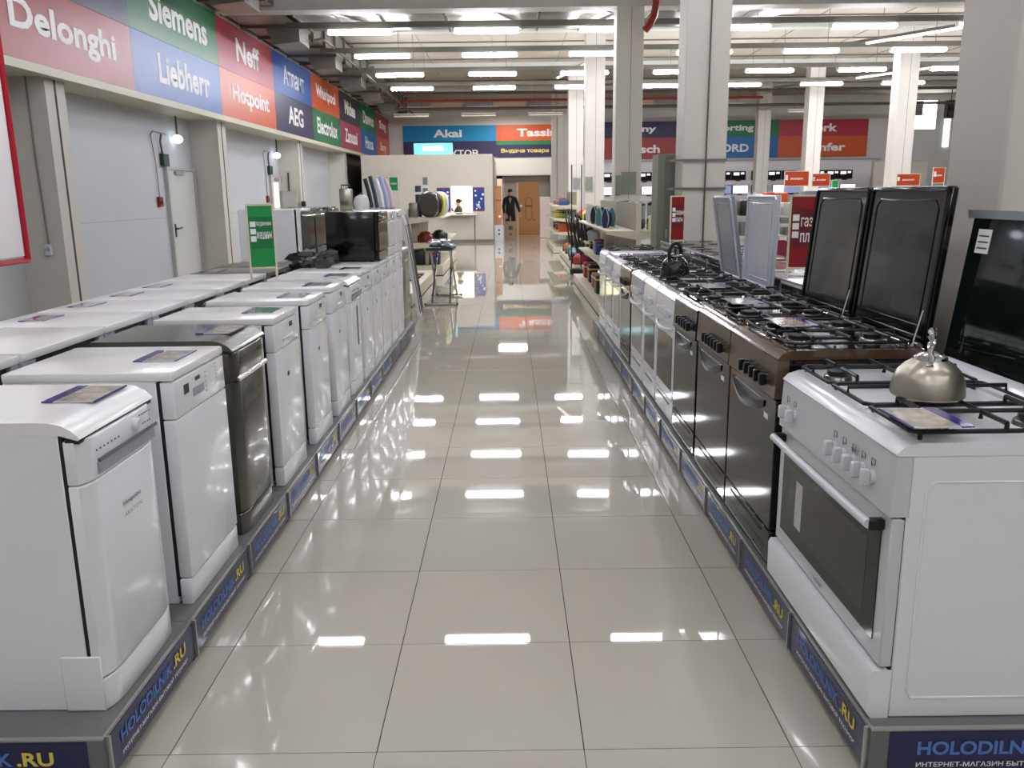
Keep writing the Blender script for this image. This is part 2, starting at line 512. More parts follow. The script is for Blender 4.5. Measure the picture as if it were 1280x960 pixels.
# ================================================================ BRAND BANNERS (printed boards with lettering)
SG = {'red': (150, 44, 44), 'navy': (42, 36, 76), 'green': (28, 112, 66), 'blue': (40, 84, 160), 'orange': (196, 84, 42), 'crimson': (170, 50, 66), 'cyan': (0, 124, 178),
      'slate': (52, 50, 66), 'azure': (24, 100, 160), 'plum': (150, 48, 80)}
def sg(c): return mat('print_' + c, SG[c], 0.4, spec=.35, var=0.02)
def banner_left(y0, y1, z0, z1, c, s, ts=(0.2, 0.75), label=''):
    x = -5.08
    t = thing('banner', label, 'banner', (x, y0, z0), 0, 'brand banners along the left wall')
    B().box(-.03, 0, 0, y1 - y0 - .004, 0, z1 - z0 - .004).out('board', sg(c), t, smooth=False)
    if s:
        L, H = y1 - y0, z1 - z0
        text_at(s, M['letwhite'], t, (0.001, L * ts[0], H * .27), (0, 1, 0), (0, 0, 1), L * (ts[1]), H * .5, .03 if s.isascii() else .018)
    return t
yb = [5.0, 8.6, 12.15, 15.75, 19.35, 23.0, 26.65, 30.3, 33.9, 37.4]
zm, zl, zt = 3.83, 2.99, 4.69
upper = [('crimson', None, 0, 1), ('navy', 'Candy', .2, .5), ('green', 'Siemens', .2, .66), ('crimson', 'Neff', .3, .42), ('blue', 'Атлант', .24, .54), ('orange', 'Whirlpool', .15, .7), ('slate', 'Midea', .25, .5), ('green', 'Daewoo', .18, .66), ('crimson', 'Smeg', .25, .5)]
lower = [('red', None, 0, 1), ('red', 'Delonghi', .18, .68), ('blue', 'Liebherr', .24, .6), ('orange', 'Hotpoint', .18, .68), ('navy', 'AEG', .3, .4), ('green', 'Electrolux', .13, .74), ('plum', 'Zanussi', .2, .6), ('azure', 'Hansa', .25, .5), ('orange', 'Sony', .25, .5)]
pos = ['nearest the camera', 'second from the camera', 'third from the camera', 'fourth from the camera', 'fifth from the camera', 'sixth from the camera', 'seventh from the camera', 'eighth from the camera', 'farthest of all']
cword = {'crimson': 'red', 'plum': 'plum red', 'azure': 'blue'}
for i in range(9):
    for (row, z0, z1, nm) in ((upper, zm, zt, 'upper'), (lower, zl, zm, 'lower')):
        c, s, o, w = row[i]
        if i == 1 and nm == 'upper':
            o, w = .25, .5
        banner_left(yb[i], yb[i + 1], z0, z1, c, s, (o, w), '%s banner board in the %s row of the left wall, %s' % (cword.get(c, c), nm, pos[i]))

def banner_far(x0, x1, z0, z1, c, s, tx0, tx1, label, y=YB - .052, tm='letwhite', hz=(.25, .5)):
    t = thing('banner', label, 'banner', (x0, y, z0), 0, 'brand banners on the far wall')
    B().box(0, x1 - x0 - .004, 0, .05, 0, z1 - z0 - .004).out('board', sg(c), t, smooth=False)
    if s:
        H = z1 - z0
        text_at(s, M[tm], t, (tx0 - x0, -.001, H * hz[0]), (1, 0, 0), (0, 0, 1), tx1 - tx0, H * hz[1], .034 if s.isascii() else .02)
    return t
Y_ = YB - .12
K = Y_ / 1054 * 1.03
def X(px): return (px - 634.8) * 0.0340
banner_far(X(503), X(620), 3.78, 4.43, 'cyan', 'Akai', X(541), X(577), 'bright blue banner board at the left end of the far wall')
banner_far(X(503), X(620), 3.13, 3.78, 'navy', 'ПРОДУКТОВ', X(517), X(597), 'dark violet banner board at the left end of the far wall', hz=(-.05, .5))
banner_far(X(620), X(735), 3.78, 4.43, 'orange', 'Tassimo', X(646), X(714), 'orange banner board over the far doorway')
banner_far(X(620), X(735), 3.61, 3.78, 'green', None, 0, 0, 'thin green strip under the orange banner over the doorway')
o = banner_far(X(620), X(735), 3.1, 3.61, 'navy', 'Выдача товара', X(626), X(686), 'navy sign with yellow words over the far doorway', tm='letyel', hz=(.28, .42))
B().lathe([(.01, 0), (.2, 0), (.2, .01)], n=20).xf(Matrix.Rotation(math.pi / 2, 4, 'X')).out('arrow_disc', M['letwhite'], o, (X(697) - X(620), -.01, .26))
banner_far(X(735), X(858), 3.83, 4.5, 'navy', 'Sony', X(783), X(821), 'navy banner board behind the middle columns')
banner_far(X(735), X(858), 2.95, 3.83, 'red', 'Bosch', X(781), X(826), 'red banner board behind the middle columns', hz=(.28, .38))
banner_far(X(858), X(975), 3.83, 4.5, 'green', 'Gorting', X(893), X(943), 'green banner board in the right hall')
banner_far(X(858), X(975), 2.95, 3.83, 'azure', 'FORD', X(896), X(938), 'blue banner board in the right hall', hz=(.28, .38))
banner_far(X(975), X(1087), 3.83, 4.5, 'crimson', 'Bork', X(1011), X(1048), 'red banner board at the right end of the far wall')
banner_far(X(975), X(1087), 2.95, 3.83, 'orange', 'Simfer', X(1007), X(1060), 'orange banner board at the right end of the far wall', hz=(.28, .38))

# lit cyan sign over the partition
t = thing('lit_sign', 'small glowing pale cyan sign above the partition wall', 'sign', (-3.1, PY + .3, 2.86))
B().box(0, 1.28, 0, .12, 0, .36, .01).out('light_box', mat('cyan_glow', (120, 205, 205), .4, emit=(120, 215, 215), estr=0.3), t)
B().box(.3, .98, -.005, 0, .12, .26).out('bright_panel', mat('white_glow', (230, 250, 250), .4, emit=(235, 255, 255), estr=1.5), t)

# ================================================================ LEFT WALL FITTINGS
def wall_door(n, y0, y1, label, glass=False):
    t = struct('door_%d' % n, B().box(XW, XW + .035, y0, y1, 0, 2.03, .004), M['wall'], label)
    fr = B().box(XW, XW + .06, y0 - .05, y0, 0, 2.08).box(XW, XW + .06, y1, y1 + .05, 0, 2.08).box(XW, XW + .06, y0, y1, 2.03, 2.08)
    fr.out('door_frame', mat('door_frame_grey', (176, 174, 172), .5), t)
    B().box(XW + .035, XW + .045, y0 + .1, y0 + .15, .92, 1.14).out('lock_plate', M['blackpl'], t)
    B().tube([(XW + .04, y0 + .125, 1.06), (XW + .09, y0 + .125, 1.06), (XW + .09, y0 + .3, 1.07)], .013).out('door_handle', M['blackpl'], t)
    B().box(XW + .035, XW + .075, y0 + .3, y0 + .65, 1.95, 2.01).out('door_closer', M['greypl'], t)
    if glass:
        B().box(XW + .035, XW + .04, y0 + .2, y0 + .62, .2, 1.9).out('glass_pane', mat('cream_backlit_pane', (250, 236, 206), .2, emit=(255, 238, 205), estr=.55), t)
    return t
wall_door(1, 15.17 - .72, 16.35 - .72, 'white steel service door near the left')
wall_door(2, 21.3 - .6, 22.6 - .6, 'white door with a lit glass panel farther along', True)
def fixture(name, label, cat, parts, loc, group=None):
    t = thing(name, label, cat, loc, 0, group)
    for (n, bb, mt) in parts:
        bb.out(n, mt, t)
    return t
for i, (y, nm) in enumerate(((14.9, 'above the nearer white door'), (21.2, 'above the farther white door'))):
    fixture('emergency_lamp', 'small round white lamp with a rod mount %s' % nm, 'lamp', [
        ('mount', B().tube([(.09, 0, .12), (.09, 0, .65)], .018), M['tray']), ('globe', B().ball((.09, 0, .04), (.09, .11, .07)), mat('small_lamp_glow', (240, 246, 255), .3, emit=(230, 240, 255), estr=2.5)),
        ('bracket', B().box(0, .09, -.03, .03, .05, .09), M['greypl'])], (XW, y, 2.5), 'wall lamps')
    fixture('exit_box', 'small dark green box with antenna %s' % nm, 'box', [
        ('casing', B().box(0, .07, -.12, .12, 0, .2, .01), mat('dark_green_box', (26, 60, 48), .5)), ('antenna', B().tube([(.04, -.08, .2), (.04, -.12, .38), (.04, -.06, .5)], .018), M['tray'])], (XW, y - .5, 2.08), 'green boxes by the doors')
    fixture('alarm_box', 'small red fire alarm box %s' % nm.replace('above', 'beside'), 'alarm', [
        ('casing', B().box(0, .05, -.07, .07, -.07, .09, .008), mat('alarm_red', (130, 26, 24), .4)), ('button', B().lathe([(.001, 0), (.03, 0), (.03, .01)], n=12).xf(Matrix.Rotation(math.pi / 2, 4, 'Y')).xf(Matrix.Translation((.05, 0, 0))), M['blackpl']),
        ('wire', B().tube([(.02, 0, .09), (.02, -.01, .6), (.02, -.12, 1.05), (.02, -.02, 1.12), (.02, .5, 1.1)], .008), M['letgrey'])], (XW, y - .82, 1.5), 'red alarm boxes')
tag(B().tube([(-5.72 + .04, 13.98 + 2.05, 2.0), (-5.66, 16.05, 0.3)], .014).out('wall_conduit', M['letdark']), 'thin dark cable running down beside the nearer white door', 'cable')
# switch on the first pilaster with its conduit
fixture('wall_switch', 'round switch with a long conduit on the nearest pilaster', 'switch', [
    ('conduit', B().tube([(0, 0, .06), (-.02, 0, 1.0), (-.02, 0, 2.0)], .011), M['letgrey']), ('plate', B().box(-.04, .04, -.04, 0, -.07, .06, .01), M['whitepl']),
    ('socket', B().cyl((0, -.04, 0), (0, -.055, 0), .025), M['greypl'])], (-5.38, 9.99, 1.0))
fixture('fuse_box', 'grey electrical box on the third pilaster', 'box', [
    ('casing', B().box(0, .42, -.2, 0, 0, .55, .01), M['creamback']), ('door', B().box(.02, .4, -.21, -.2, .02, .53, .006), M['greypl']), ('switch_box', B().box(.5, .6, -.1, 0, .1, .3, .01), M['blackpl']),
    ('cable', B().tube([(.2, -.02, .55), (.2, -.02, 1.0)], .02), M['letdark'])], (-5.68, 21.65, 1.15))

# big white board in a red frame
t = thing('framed_board', 'large white hanging board with a red frame at the left edge', 'sign', (-3.2, 3.4, 1.18))
B().box(-.01, .0, .03, 2.23, .03, 2.0).out('board', mat('board_white', (232, 226, 228), .35), t)
fb = B().tube([(0, 0, 0), (0, 2.26, 0), (0, 2.26, 2.03), (0, 0, 2.03)], .024, 8, closed=True)
fb.out('frame', mat('frame_red', (176, 30, 46), .25), t)
for yy in (.3, 1.9):
    B().tube([(0, yy, 2.03), (0, yy, 4.3)], .004, 5).out('cable', M['tray'], t)
# ================================================================ DISPLAY PLINTHS
PZ = 0.165
def plinth_row(name, xf, x_back, sgn, n, side):
    """modules of a low display plinth; xf = aisle face, sgn = +1 when the face looks to +x"""
    for k in range(n):
        y0 = 2.0 + k * 0.632
        nm = ('nearest the camera', 'second from the camera', 'third from the camera', 'fourth from the camera', 'fifth from the camera', 'sixth from the camera',
              'seventh from the camera', 'eighth from the camera', 'ninth from the camera', 'tenth from the camera', 'eleventh from the camera', 'twelfth from the camera')[k]
        t = thing('display_plinth', 'low grey plinth module with blue printed front under the %s, %s' % (side, nm), 'plinth', (xf, y0, 0), 0, 'plinth modules under the ' + side)
        xb = x_back - xf
        lo, hi = min(0, xb), max(0, xb)
        B().box(lo + (.0 if sgn > 0 else .004), hi - (.004 if sgn > 0 else 0), .001, .63, PZ - .03, PZ, .003).out('top', M['plinth'], t)
        if k < 6:
            B().box(lo + .3, hi - .3, .05, .58, .02, PZ - .03).out('base', M['darkgap'], t)
        e = B()
        e.box(-.006 if sgn > 0 else -.0, .0 if sgn > 0 else .006, 0.001, .63, PZ - .008, PZ + .002)
        e.box(-.012, .012, 0.0, .008, .03, PZ)
        e.out('edge_profile', M['plinthal'], t)
        px = 0.002 * sgn
        B().box(min(0, px) - .001, max(0, px) + .001, .010, .628, .035, PZ - .009).out('printed_panel', M['navy'], t, smooth=False)
        B().box(-.05 if sgn > 0 else .01, -.01 if sgn > 0 else .05, .01, .05, 0.0, .04, .008).out('foot', M['blackpl'], t)
        if k < 9:
            R = (0, 1, 0) if sgn > 0 else (0, -1, 0)
            def yy(a): return a if sgn > 0 else .632 - a
            text_at('HOLODILNIK', M['letblue'], t, (px + .001 * sgn, yy(.075), .092), R, (0, 0, 1), .36, .040, .03)
            text_at('.RU', M['letyel'], t, (px + .001 * sgn, yy(.445), .092), R, (0, 0, 1), .105, .040, .03)
            text_at('ИНТЕРНЕТ-МАГАЗИН БЫТОВОЙ ТЕХНИКИ', M['letwhite'], t, (px + .001 * sgn, yy(.075), .058), R, (0, 0, 1), .48, .017, .02)
        if k == 0:
            # end panel facing the camera
            x0, x1 = (lo + .02, hi - .045) if sgn > 0 else (lo + .045, hi - .02)
            B().box(lo, hi, -.012, .001, 0.0, PZ - .001).out('end_board', M['plinth'], t)
            B().box(lo, hi, -.013, .001, PZ - .003, PZ + .002).out('edge_profile', M['plinthal'], t)
            w = .62
            for q in range(1):
                if sgn > 0: a0 = hi - .045 - w
                else: a0 = lo + .05
                B().box(a0, a0 + w, -.015, -.012, .03, PZ - .006).out('printed_panel', M['navy'], t)
                text_at('HOLODILNIK', M['letblue'], t, (a0 + .075, -.015, .090), (1, 0, 0), (0, 0, 1), .345, .042, .03)
                text_at('.RU', M['letyel'], t, (a0 + .43, -.015, .090), (1, 0, 0), (0, 0, 1), .10, .042, .03)
                text_at('ИНТЕРНЕТ-МАГАЗИН БЫТОВОЙ ТЕХНИКИ', M['letwhite'], t, (a0 + .075, -.015, .054), (1, 0, 0), (0, 0, 1), .47, .019, .02)
plinth_row('l', -1.10, -2.5, 1, 12, 'dishwashers')
plinth_row('r', 0.95, 1.59, -1, 12, 'stoves')

# ================================================================ DISHWASHERS   local: front at x=0 looking +x, width along y
def dishwasher(label, y0, w, style, col='white', z=PZ, xf=-1.13, h=.84, d=.57, group='dishwashers along the left side of the aisle', logo=None, dim=False):
    bm_ = {'white': M['white'], 'dark': M['steeldk'], 'grey': M['steel']}[col]
    tm_ = {'white': M['whitetop'], 'dark': mat('dark_metal_top', (86, 84, 76), .35, metal=.6), 'grey': M['greypl']}[col]
    t = thing('dishwasher', label, 'dishwasher', (xf, y0, z), 0, group)
    B().box(-d, -.056, .002, w - .002, 0, h - .03, .004).out('body', bm_, t)
    B().box(-.057, -.046, .004, w - .004, .03, h - .036).out('door_gap_shade', M['darkgap'], t)  # dark slab between body and door, gap shade put into its colour
    if style == 'round':
        prof = [(-d, h - .034), (-d, h), (-.11, h), (-.075, h - .002), (-.045, h - .009), (-.02, h - .022), (-.004, h - .037), (0.002, h - .046), (-.004, h - .05), (-.05, h - .036)]
        B().prism(prof, 'y', 0, w).out('top', bm_ if col == 'dark' else M['whitetop'], t)
        pz1, pz0 = h - .054, h - .175
    else:
        B().box(-d, .0, 0, w, h - .032, h, .007, 2).out('top', tm_, t)
        pz1, pz0 = h - .036, h - .165
    # control panel, slightly crowned
    kz = .10
    def slab(x0, x1, a, b, zz0, zz1, n=16):
        if style != 'round':
            return B().box(x0, x1, a, b, zz0, zz1, .005, 2)
        bb = B()
        rings = []
        for zz in (zz0, zz0 + .004, zz1 - .004, zz1):
            e = .003 if zz in (zz0, zz1) else 0
            rg = [(x0, a + e, zz)]
            for k in range(n + 1):
                tt = .5 - .5 * math.cos(math.pi * k / n)
                s_ = (1 - abs(2 * tt - 1) ** 7)
                rg.append((x1 - e - .024 * (1 - s_), a + e + (b - a - 2 * e) * tt, zz))
            rg.append((x0, b - e, zz))
            rings.append(rg)
        bb.ring(rings)
        return bb
    if style == 'round':
        B().box(-.04, -.004, .004, w - .004, pz1 - .006, pz1 + .012).out('top_gap', M['darkgap'], t)  # dark box under the lid, shade of the gap put into its colour
    slab(-.046, .006 if style == 'round' else .0, .003, w - .003, pz0, pz1).out('control_panel', bm_, t)
    slab(-.046, 0 if style != 'round' else .004, .003, w - .003, kz, pz0 - .003).out('door', bm_, t)
    slab(-.046, 0.002 if style != 'flat' else -.004, 0.0, w, 0.0, kz - .005).out('kickplate', bm_, t)
    fx = .0065 if style == 'round' else .001
    if style == 'round' and col == 'white':
        # scooped handle with a dark upper lip
        B().prism([(fx + .001, pz0 + .042), (fx - .006, pz0 + .05), (fx + .004, pz0 + .056), (fx + .006, pz0 + .046)], 'y', .075, w - .012).out('handle_lip', mat('dark_grey_lip', (96, 96, 98), .4), t)
        B().prism([(fx - .02, pz0 + .044), (fx + .0015, pz0 + .044), (fx + .0035, pz0 + .012), (fx - .02, pz0 + .008)], 'y', .07, w - .03).out('handle_scoop', M['greypl'], t)
        b = B()
        for q in range(7):
            b.cyl((fx, .07 + q * .022, pz1 - .042), (fx + .002, .07 + q * .022, pz1 - .042), .0032, n=8)
        b.out('indicator_dots', M['letgrey'], t)['kind'] = 'stuff'
        B().cyl((fx - .002, w * .66, pz1 - .035), (fx + .016, w * .66, pz1 - .037), .021, .018, 20).out('knob', M['whitepl'], t)
        b = B()
        for q in range(5):
            b.box(fx, fx + .001, w * .74 + q * .017, w * .74 + .009 + q * .017, pz1 - .02, pz1 - .017)
            b.box(fx, fx + .001, w * .74 + q * .017, w * .74 + .007 + q * .017, pz1 - .05, pz1 - .046)
        b.out('printed_marks', M['letdark'], t)['kind'] = 'stuff'
        # side cover plate at the foot
        B().box(-.13, -.018, -.004, .004, 0.001, .168, .003).out('side_cover', bm_, t)
    elif style == 'flat' and not dim:
        B().box(0, .0015, .09, .135, pz1 - .062, pz1 - .028, .0005).out('display', M['black'], t)
        B().box(0, .0012, .17, .28, pz1 - .088, pz1 - .058).out('handle_recess', M['greypl'], t)
        B().box(0, .0015, .20, .245, pz1 - .036, pz1 - .022, .002).out('badge', M['letdark'], t)
        b = B()
        for q in range(5):
            b.box(0, .001, w * .58, w * .58 + .012, pz1 - .025 - q * .018, pz1 - .022 - q * .018)
            b.box(0, .001, w * .80, w * .80 + .01, pz1 - .015 - q * .014, pz1 - .012 - q * .014)
        b.out('printed_marks', M['letgrey'], t)['kind'] = 'stuff'
    elif style == 'round' and col != 'white':
        B().prism([(0, pz0 + .005), (.004, pz0 + .02), (.012, pz0 + .012), (.01, pz0)], 'y', .03, w - .02).out('handle_lip', M['steel'], t)
        text_at('AEG', M['black'], t, (fx + .002, w * .7, pz1 - .045), (0, 1, 0), (0, 0, 1), .07, .02, .03)
    else:
        B().box(0, .004, w * .32, w * .72, pz0 + .03, pz0 + .045, .002).out('handle_lip', M['whitepl'] if style == 'scoop' else M['greypl'], t)
        B().box(0, .0012, w * .62, w * .75, pz1 - .045, pz1 - .02).out('display', M['letdark'], t)
        B().box(0, .0012, w * .42, w * .5, h * .62, h * .645).out('badge', M['letdark'], t)
    if logo:
        text_at(logo, M['letgrey'], t, (fx + .002, w * .38, h * .64), (0, 1, 0), (0, 0, 1), w * .25, .018, .03)
        text_at('ARISTON', M['letgrey'], t, (fx + .002, w * .38, h * .605), (0, 1, 0), (0, 0, 1), w * .25, .012, .0)
    return t

def price_card(label, x, y, z, rz, w=.21, l=.15, green=False, band='left', group='price cards lying on the appliances'):
    """card lying flat; blue band on the side given; long side w along local y"""
    t = thing('price_card', label, 'price card', (x, y, z), rz, group)
    B().box(-l / 2, l / 2, -w / 2, w / 2, 0, .003).out('card', M['cardw'], t, smooth=False)
    B().box(-l / 2 - .0005, -l / 2 + .032, -w / 2 - .0005, w / 2 + .0005, .0005, .0042).out('blue_band', M['cardblue'], t, smooth=False)
    B().box(-l / 2 + .034, l / 2 - .008, -w / 2 + .012, w / 2 - .012, .001, .0042).out('printed_picture', M['cardgreen'] if green else M['cardpic'], t, smooth=False)
    B().box(l / 2 - .004, l / 2 + .0005, -w / 2, w / 2, .0005, .0042).out('edge_strip', M['cardblue'], t, smooth=False)
    return t

dws = [
 ('white dishwasher with rounded top and round knob, nearest on the left', 2.12, .465, 'round', 'white', 'Hotpoint'),
 ('white dishwasher with square black display, second from the camera', 2.75, .51, 'flat', 'white', None),
 ('dark grey metallic dishwasher among the white ones', 3.37, .455, 'round', 'dark', None),
 ('white dishwasher just beyond the dark grey one, green card on top', 3.985, .465, 'scoop', 'white', None),
 ('white dishwasher with small dark badge, second beyond the dark grey one', 4.70, .45, 'scoop', 'white', None),
 ('white dishwasher, third beyond the dark grey one', 5.34, .43, 'scoop', 'white', None),
 ('white dishwasher with tall black strip on its door', 5.92, .46, 'round', 'white', None),
 ('white dishwasher fourth before the black tabletop one, with a small card', 6.44, .46, 'flat', 'white', None),
 ('white dishwasher standing just before the black tabletop one', 6.95, .45, 'flat', 'white', None),
 ('white dishwasher under the black tabletop one', 7.44, .52, 'flat', 'white', None),
 ('white dishwasher just behind the black tabletop one', 8.0, .45, 'flat', 'white', None),
 ('grey dishwasher at the far end of the left row', 9.0, .55, 'flat', 'grey', None),
]
for i, (lb, y0, w, st, c, lg) in enumerate(dws):
    t = dishwasher(lb, y0, w, st, c, logo=lg, dim=(i > 6))
    if i == 6:
        B().box(.0, .004, w * .5, w * .62, .33, .62).out('black_strip', M['blackpl'], t)
t = dishwasher('white dishwasher next to last in the left row', 8.49, .45, 'flat', 'white', dim=True)
cy = [(2.47, 0), (3.07, 0), (3.68, 0), (4.31, 1), (4.96, 0), (5.57, 0), (6.22, 0), (6.79, 0)]
cl = ['on the nearest white dishwasher', 'on the white dishwasher with the square display', 'on the dark grey dishwasher', 'with green print on the dishwasher beyond the dark grey one', 'on the second dishwasher beyond the dark grey one',
      'on the third dishwasher beyond the dark grey one', 'on the dishwasher with the tall black strip', 'on the second dishwasher before the black tabletop one']
for (y, g), lb in zip(cy, cl):
    price_card('price card %s' % lb, -1.262, y - .03, PZ + .84 + .001, 0, green=bool(g))

# tabletop dishwashers
def tabletop(label, x, y, z, w, d, h, body, front, group=None):
    t = thing('tabletop_dishwasher', label, 'dishwasher', (x, y, z), 0, group)
    B().box(-d, -.04, 0, w, 0.01, h, .006, 2).out('body', body, t)
    B().box(-.04, 0, .006, w - .006, .09, h - .09, .006).out('door', front, t)
    B().box(-.04, 0.004, .004, w - .004, h - .086, h - .004, .006).out('control_panel', front, t)
    B().box(-.04, -.004, .006, w - .006, .012, .085, .004).out('kickplate', front, t)
    B().box(.004, .012, w * .3, w * .7, h - .07, h - .05, .003).out('handle', M['chrome'], t)
    B().cyl((.004, w * .2, h - .045), (.02, w * .2, h - .045), .018, n=16).out('knob', M['steel'], t)
    for yy in (.04, w - .08):
        B().box(-.1, -.06, yy, yy + .04, 0, .012).out('foot', M['blackpl'], t)
    return t
tabletop('black tabletop dishwasher standing on the white dishwashers', -1.13, 7.42, PZ + .84, .55, .46, .43, M['black'], M['black'])
tabletop('tabletop dishwasher stacked behind the black one, white front', -1.13, 8.05, PZ + .84, .45, .46, .42, M['white'], M['white'])
tabletop('white tabletop dishwasher farthest in the left row', -1.13, 8.55, PZ + .84, .5, .46, .42, M['white'], M['white'])

# ================================================================ WASHING MACHINES (backs to the aisle)
def washer(label, y0, w, z=PZ, xb=-1.86, col='white', h=.835, d=.6):
    t = thing('washing_machine', label, 'washing machine', (xb, y0, z), 0, 'washing machines behind the dishwashers')
    bm_ = M['white'] if col == 'white' else mat('dull_grey_enamel', (112, 108, 100), .35)
    b = B()
    b.box(-d, -.03, 0, w, 0, h - .035, .004)
    b.out('body', bm_, t)
    B().box(-d - .005, .0, 0, w, h - .035, h, .006, 2).out('top', M['whitetop'] if col == 'white' else mat('dull_grey_top', (112, 108, 100), .3), t)
    # back: pressed frame, dark opening, pulley wheel
    fr = B()
    fr.box(-.03, -.004, 0, .09, 0, h - .036, .004)
    fr.box(-.03, -.004, w - .05, w, 0, h - .036, .004)
    fr.box(-.03, -.004, .09, w - .05, 0, .12, .004)
    fr.out('back_frame', M['greypl'] if col == 'white' else bm_, t)
    B().box(-.031, -.024, .09, w - .05, .12, h - .037).out('back_opening', M['darkgap'], t)
    B().tube([(-.016, w * .62 + .13 * math.cos(a), h - .2 + .13 * math.sin(a)) for a in [k * math.pi / 10 for k in range(20)]], .016, 6, closed=True).out('pulley_wheel', M['greypl'], t)
    B().cyl((-.03, w * .62, h - .2), (-.008, w * .62, h - .2), .03).out('pulley_hub', M['steel'], t)
    B().tube([(-.02, .13, h - .06), (-.012, .2, h - .09), (-.012, .3, h - .07)], .008, 6).out('hose', M['blackpl'], t)
    return t
wl_ = ['at the left edge of the photo', 'second from the camera behind the dishwashers', 'third from the camera behind the dishwashers', 'fourth from the camera behind the dishwashers', 'fifth from the camera behind the dishwashers', 'sixth from the camera behind the dishwashers', 'last white one before the green sign']
for i, (y0, w, lb) in enumerate(zip((2.52, 3.17, 3.85, 4.37, 4.88, 5.42, 5.96), (.62, .66, .51, .5, .52, .52, .52), wl_)):
    washer('white washing machine, %s' % lb, y0, w)
washer('grey washing machine standing beside the green sign', 6.52, .55, col='g')
washer('grey washing machine beyond the green sign, next to the tabletop dishwashers', 7.1, .5, col='g')
for y, x, nm in ((4.0, -2.25, 'third'), (4.52, -2.28, 'fourth'), (5.02, -2.28, 'fifth'), (5.5, -2.29, 'sixth')):
    price_card('price card on the %s washing machine from the camera' % nm, x - .05, y + .12, PZ + .836, 0, w=.2, l=.12)
price_card('price card on the nearer grey washing machine', -2.35, 6.75, PZ + .836, 0, w=.25, l=.14)
# units behind: white cabinet with black oven-like fronts
for i, (y, bd, lb) in enumerate(((7.62, M['white'], 'white tabletop dishwasher with dark glass front beside the green sign'), (8.22, M['black'], 'black tabletop dishwasher with dark front, behind the white one'), (8.82, M['black'], 'black tabletop dishwasher with grey strip, hidden behind the others'))):
    t = thing('tabletop_oven', lb.replace('tabletop dishwasher', 'tabletop oven'), 'oven', (-1.85, y, 1.0), 0)
    B().box(-.55, -.03, 0, .56, 0, .46, .005).out('body', bd, t)
    B().box(-.03, 0, .01, .55, .1, .44, .005).out('door', M['black'], t)
    B().box(-.03, .002, .01, .55, .02, .095, .004).out('control_panel', M['steeldk'], t)
    B().tube([(.0, .08, .4), (.03, .08, .4), (.03, .48, .4), (0, .48, .4)], .008).out('handle', M['steel'], t)
    B().box(-.05, .0, 0, .02, 0, .46).out('front_edge', M['white'] if i == 0 else M['steel'], t)
    dishwasher('white dishwasher in the back row carrying the %s' % ('oven beside the green sign', 'nearer black oven', 'farther black oven')[i], y, .56, 'flat', 'white', xf=-1.85, z=PZ, h=.835, group='back row dishwashers', dim=True)
# crumpled plastic film heap on the row
rnd = random.Random(5)
b = B()
for k in range(16):
    c = (-1.5 - rnd.random() * .35, 6.8 + rnd.random() * .65, 1.03 + rnd.random() * .05)
    b.ball(c, (.04 + rnd.random() * .05, .04 + rnd.random() * .05, .02 + rnd.random() * .04), 6)
for v in b.bm.verts:
    v.co += Vector((rnd.uniform(-.02, .02), rnd.uniform(-.02, .02), rnd.uniform(-.015, .015)))
o = b.out('plastic_film', mat('crumpled_dark_film', (50, 48, 46), .3, spec=.6, trans=.2), smooth=False)
tag(o, 'crumpled dark plastic film heaped before the black tabletop ovens', 'plastic film', kind='stuff')
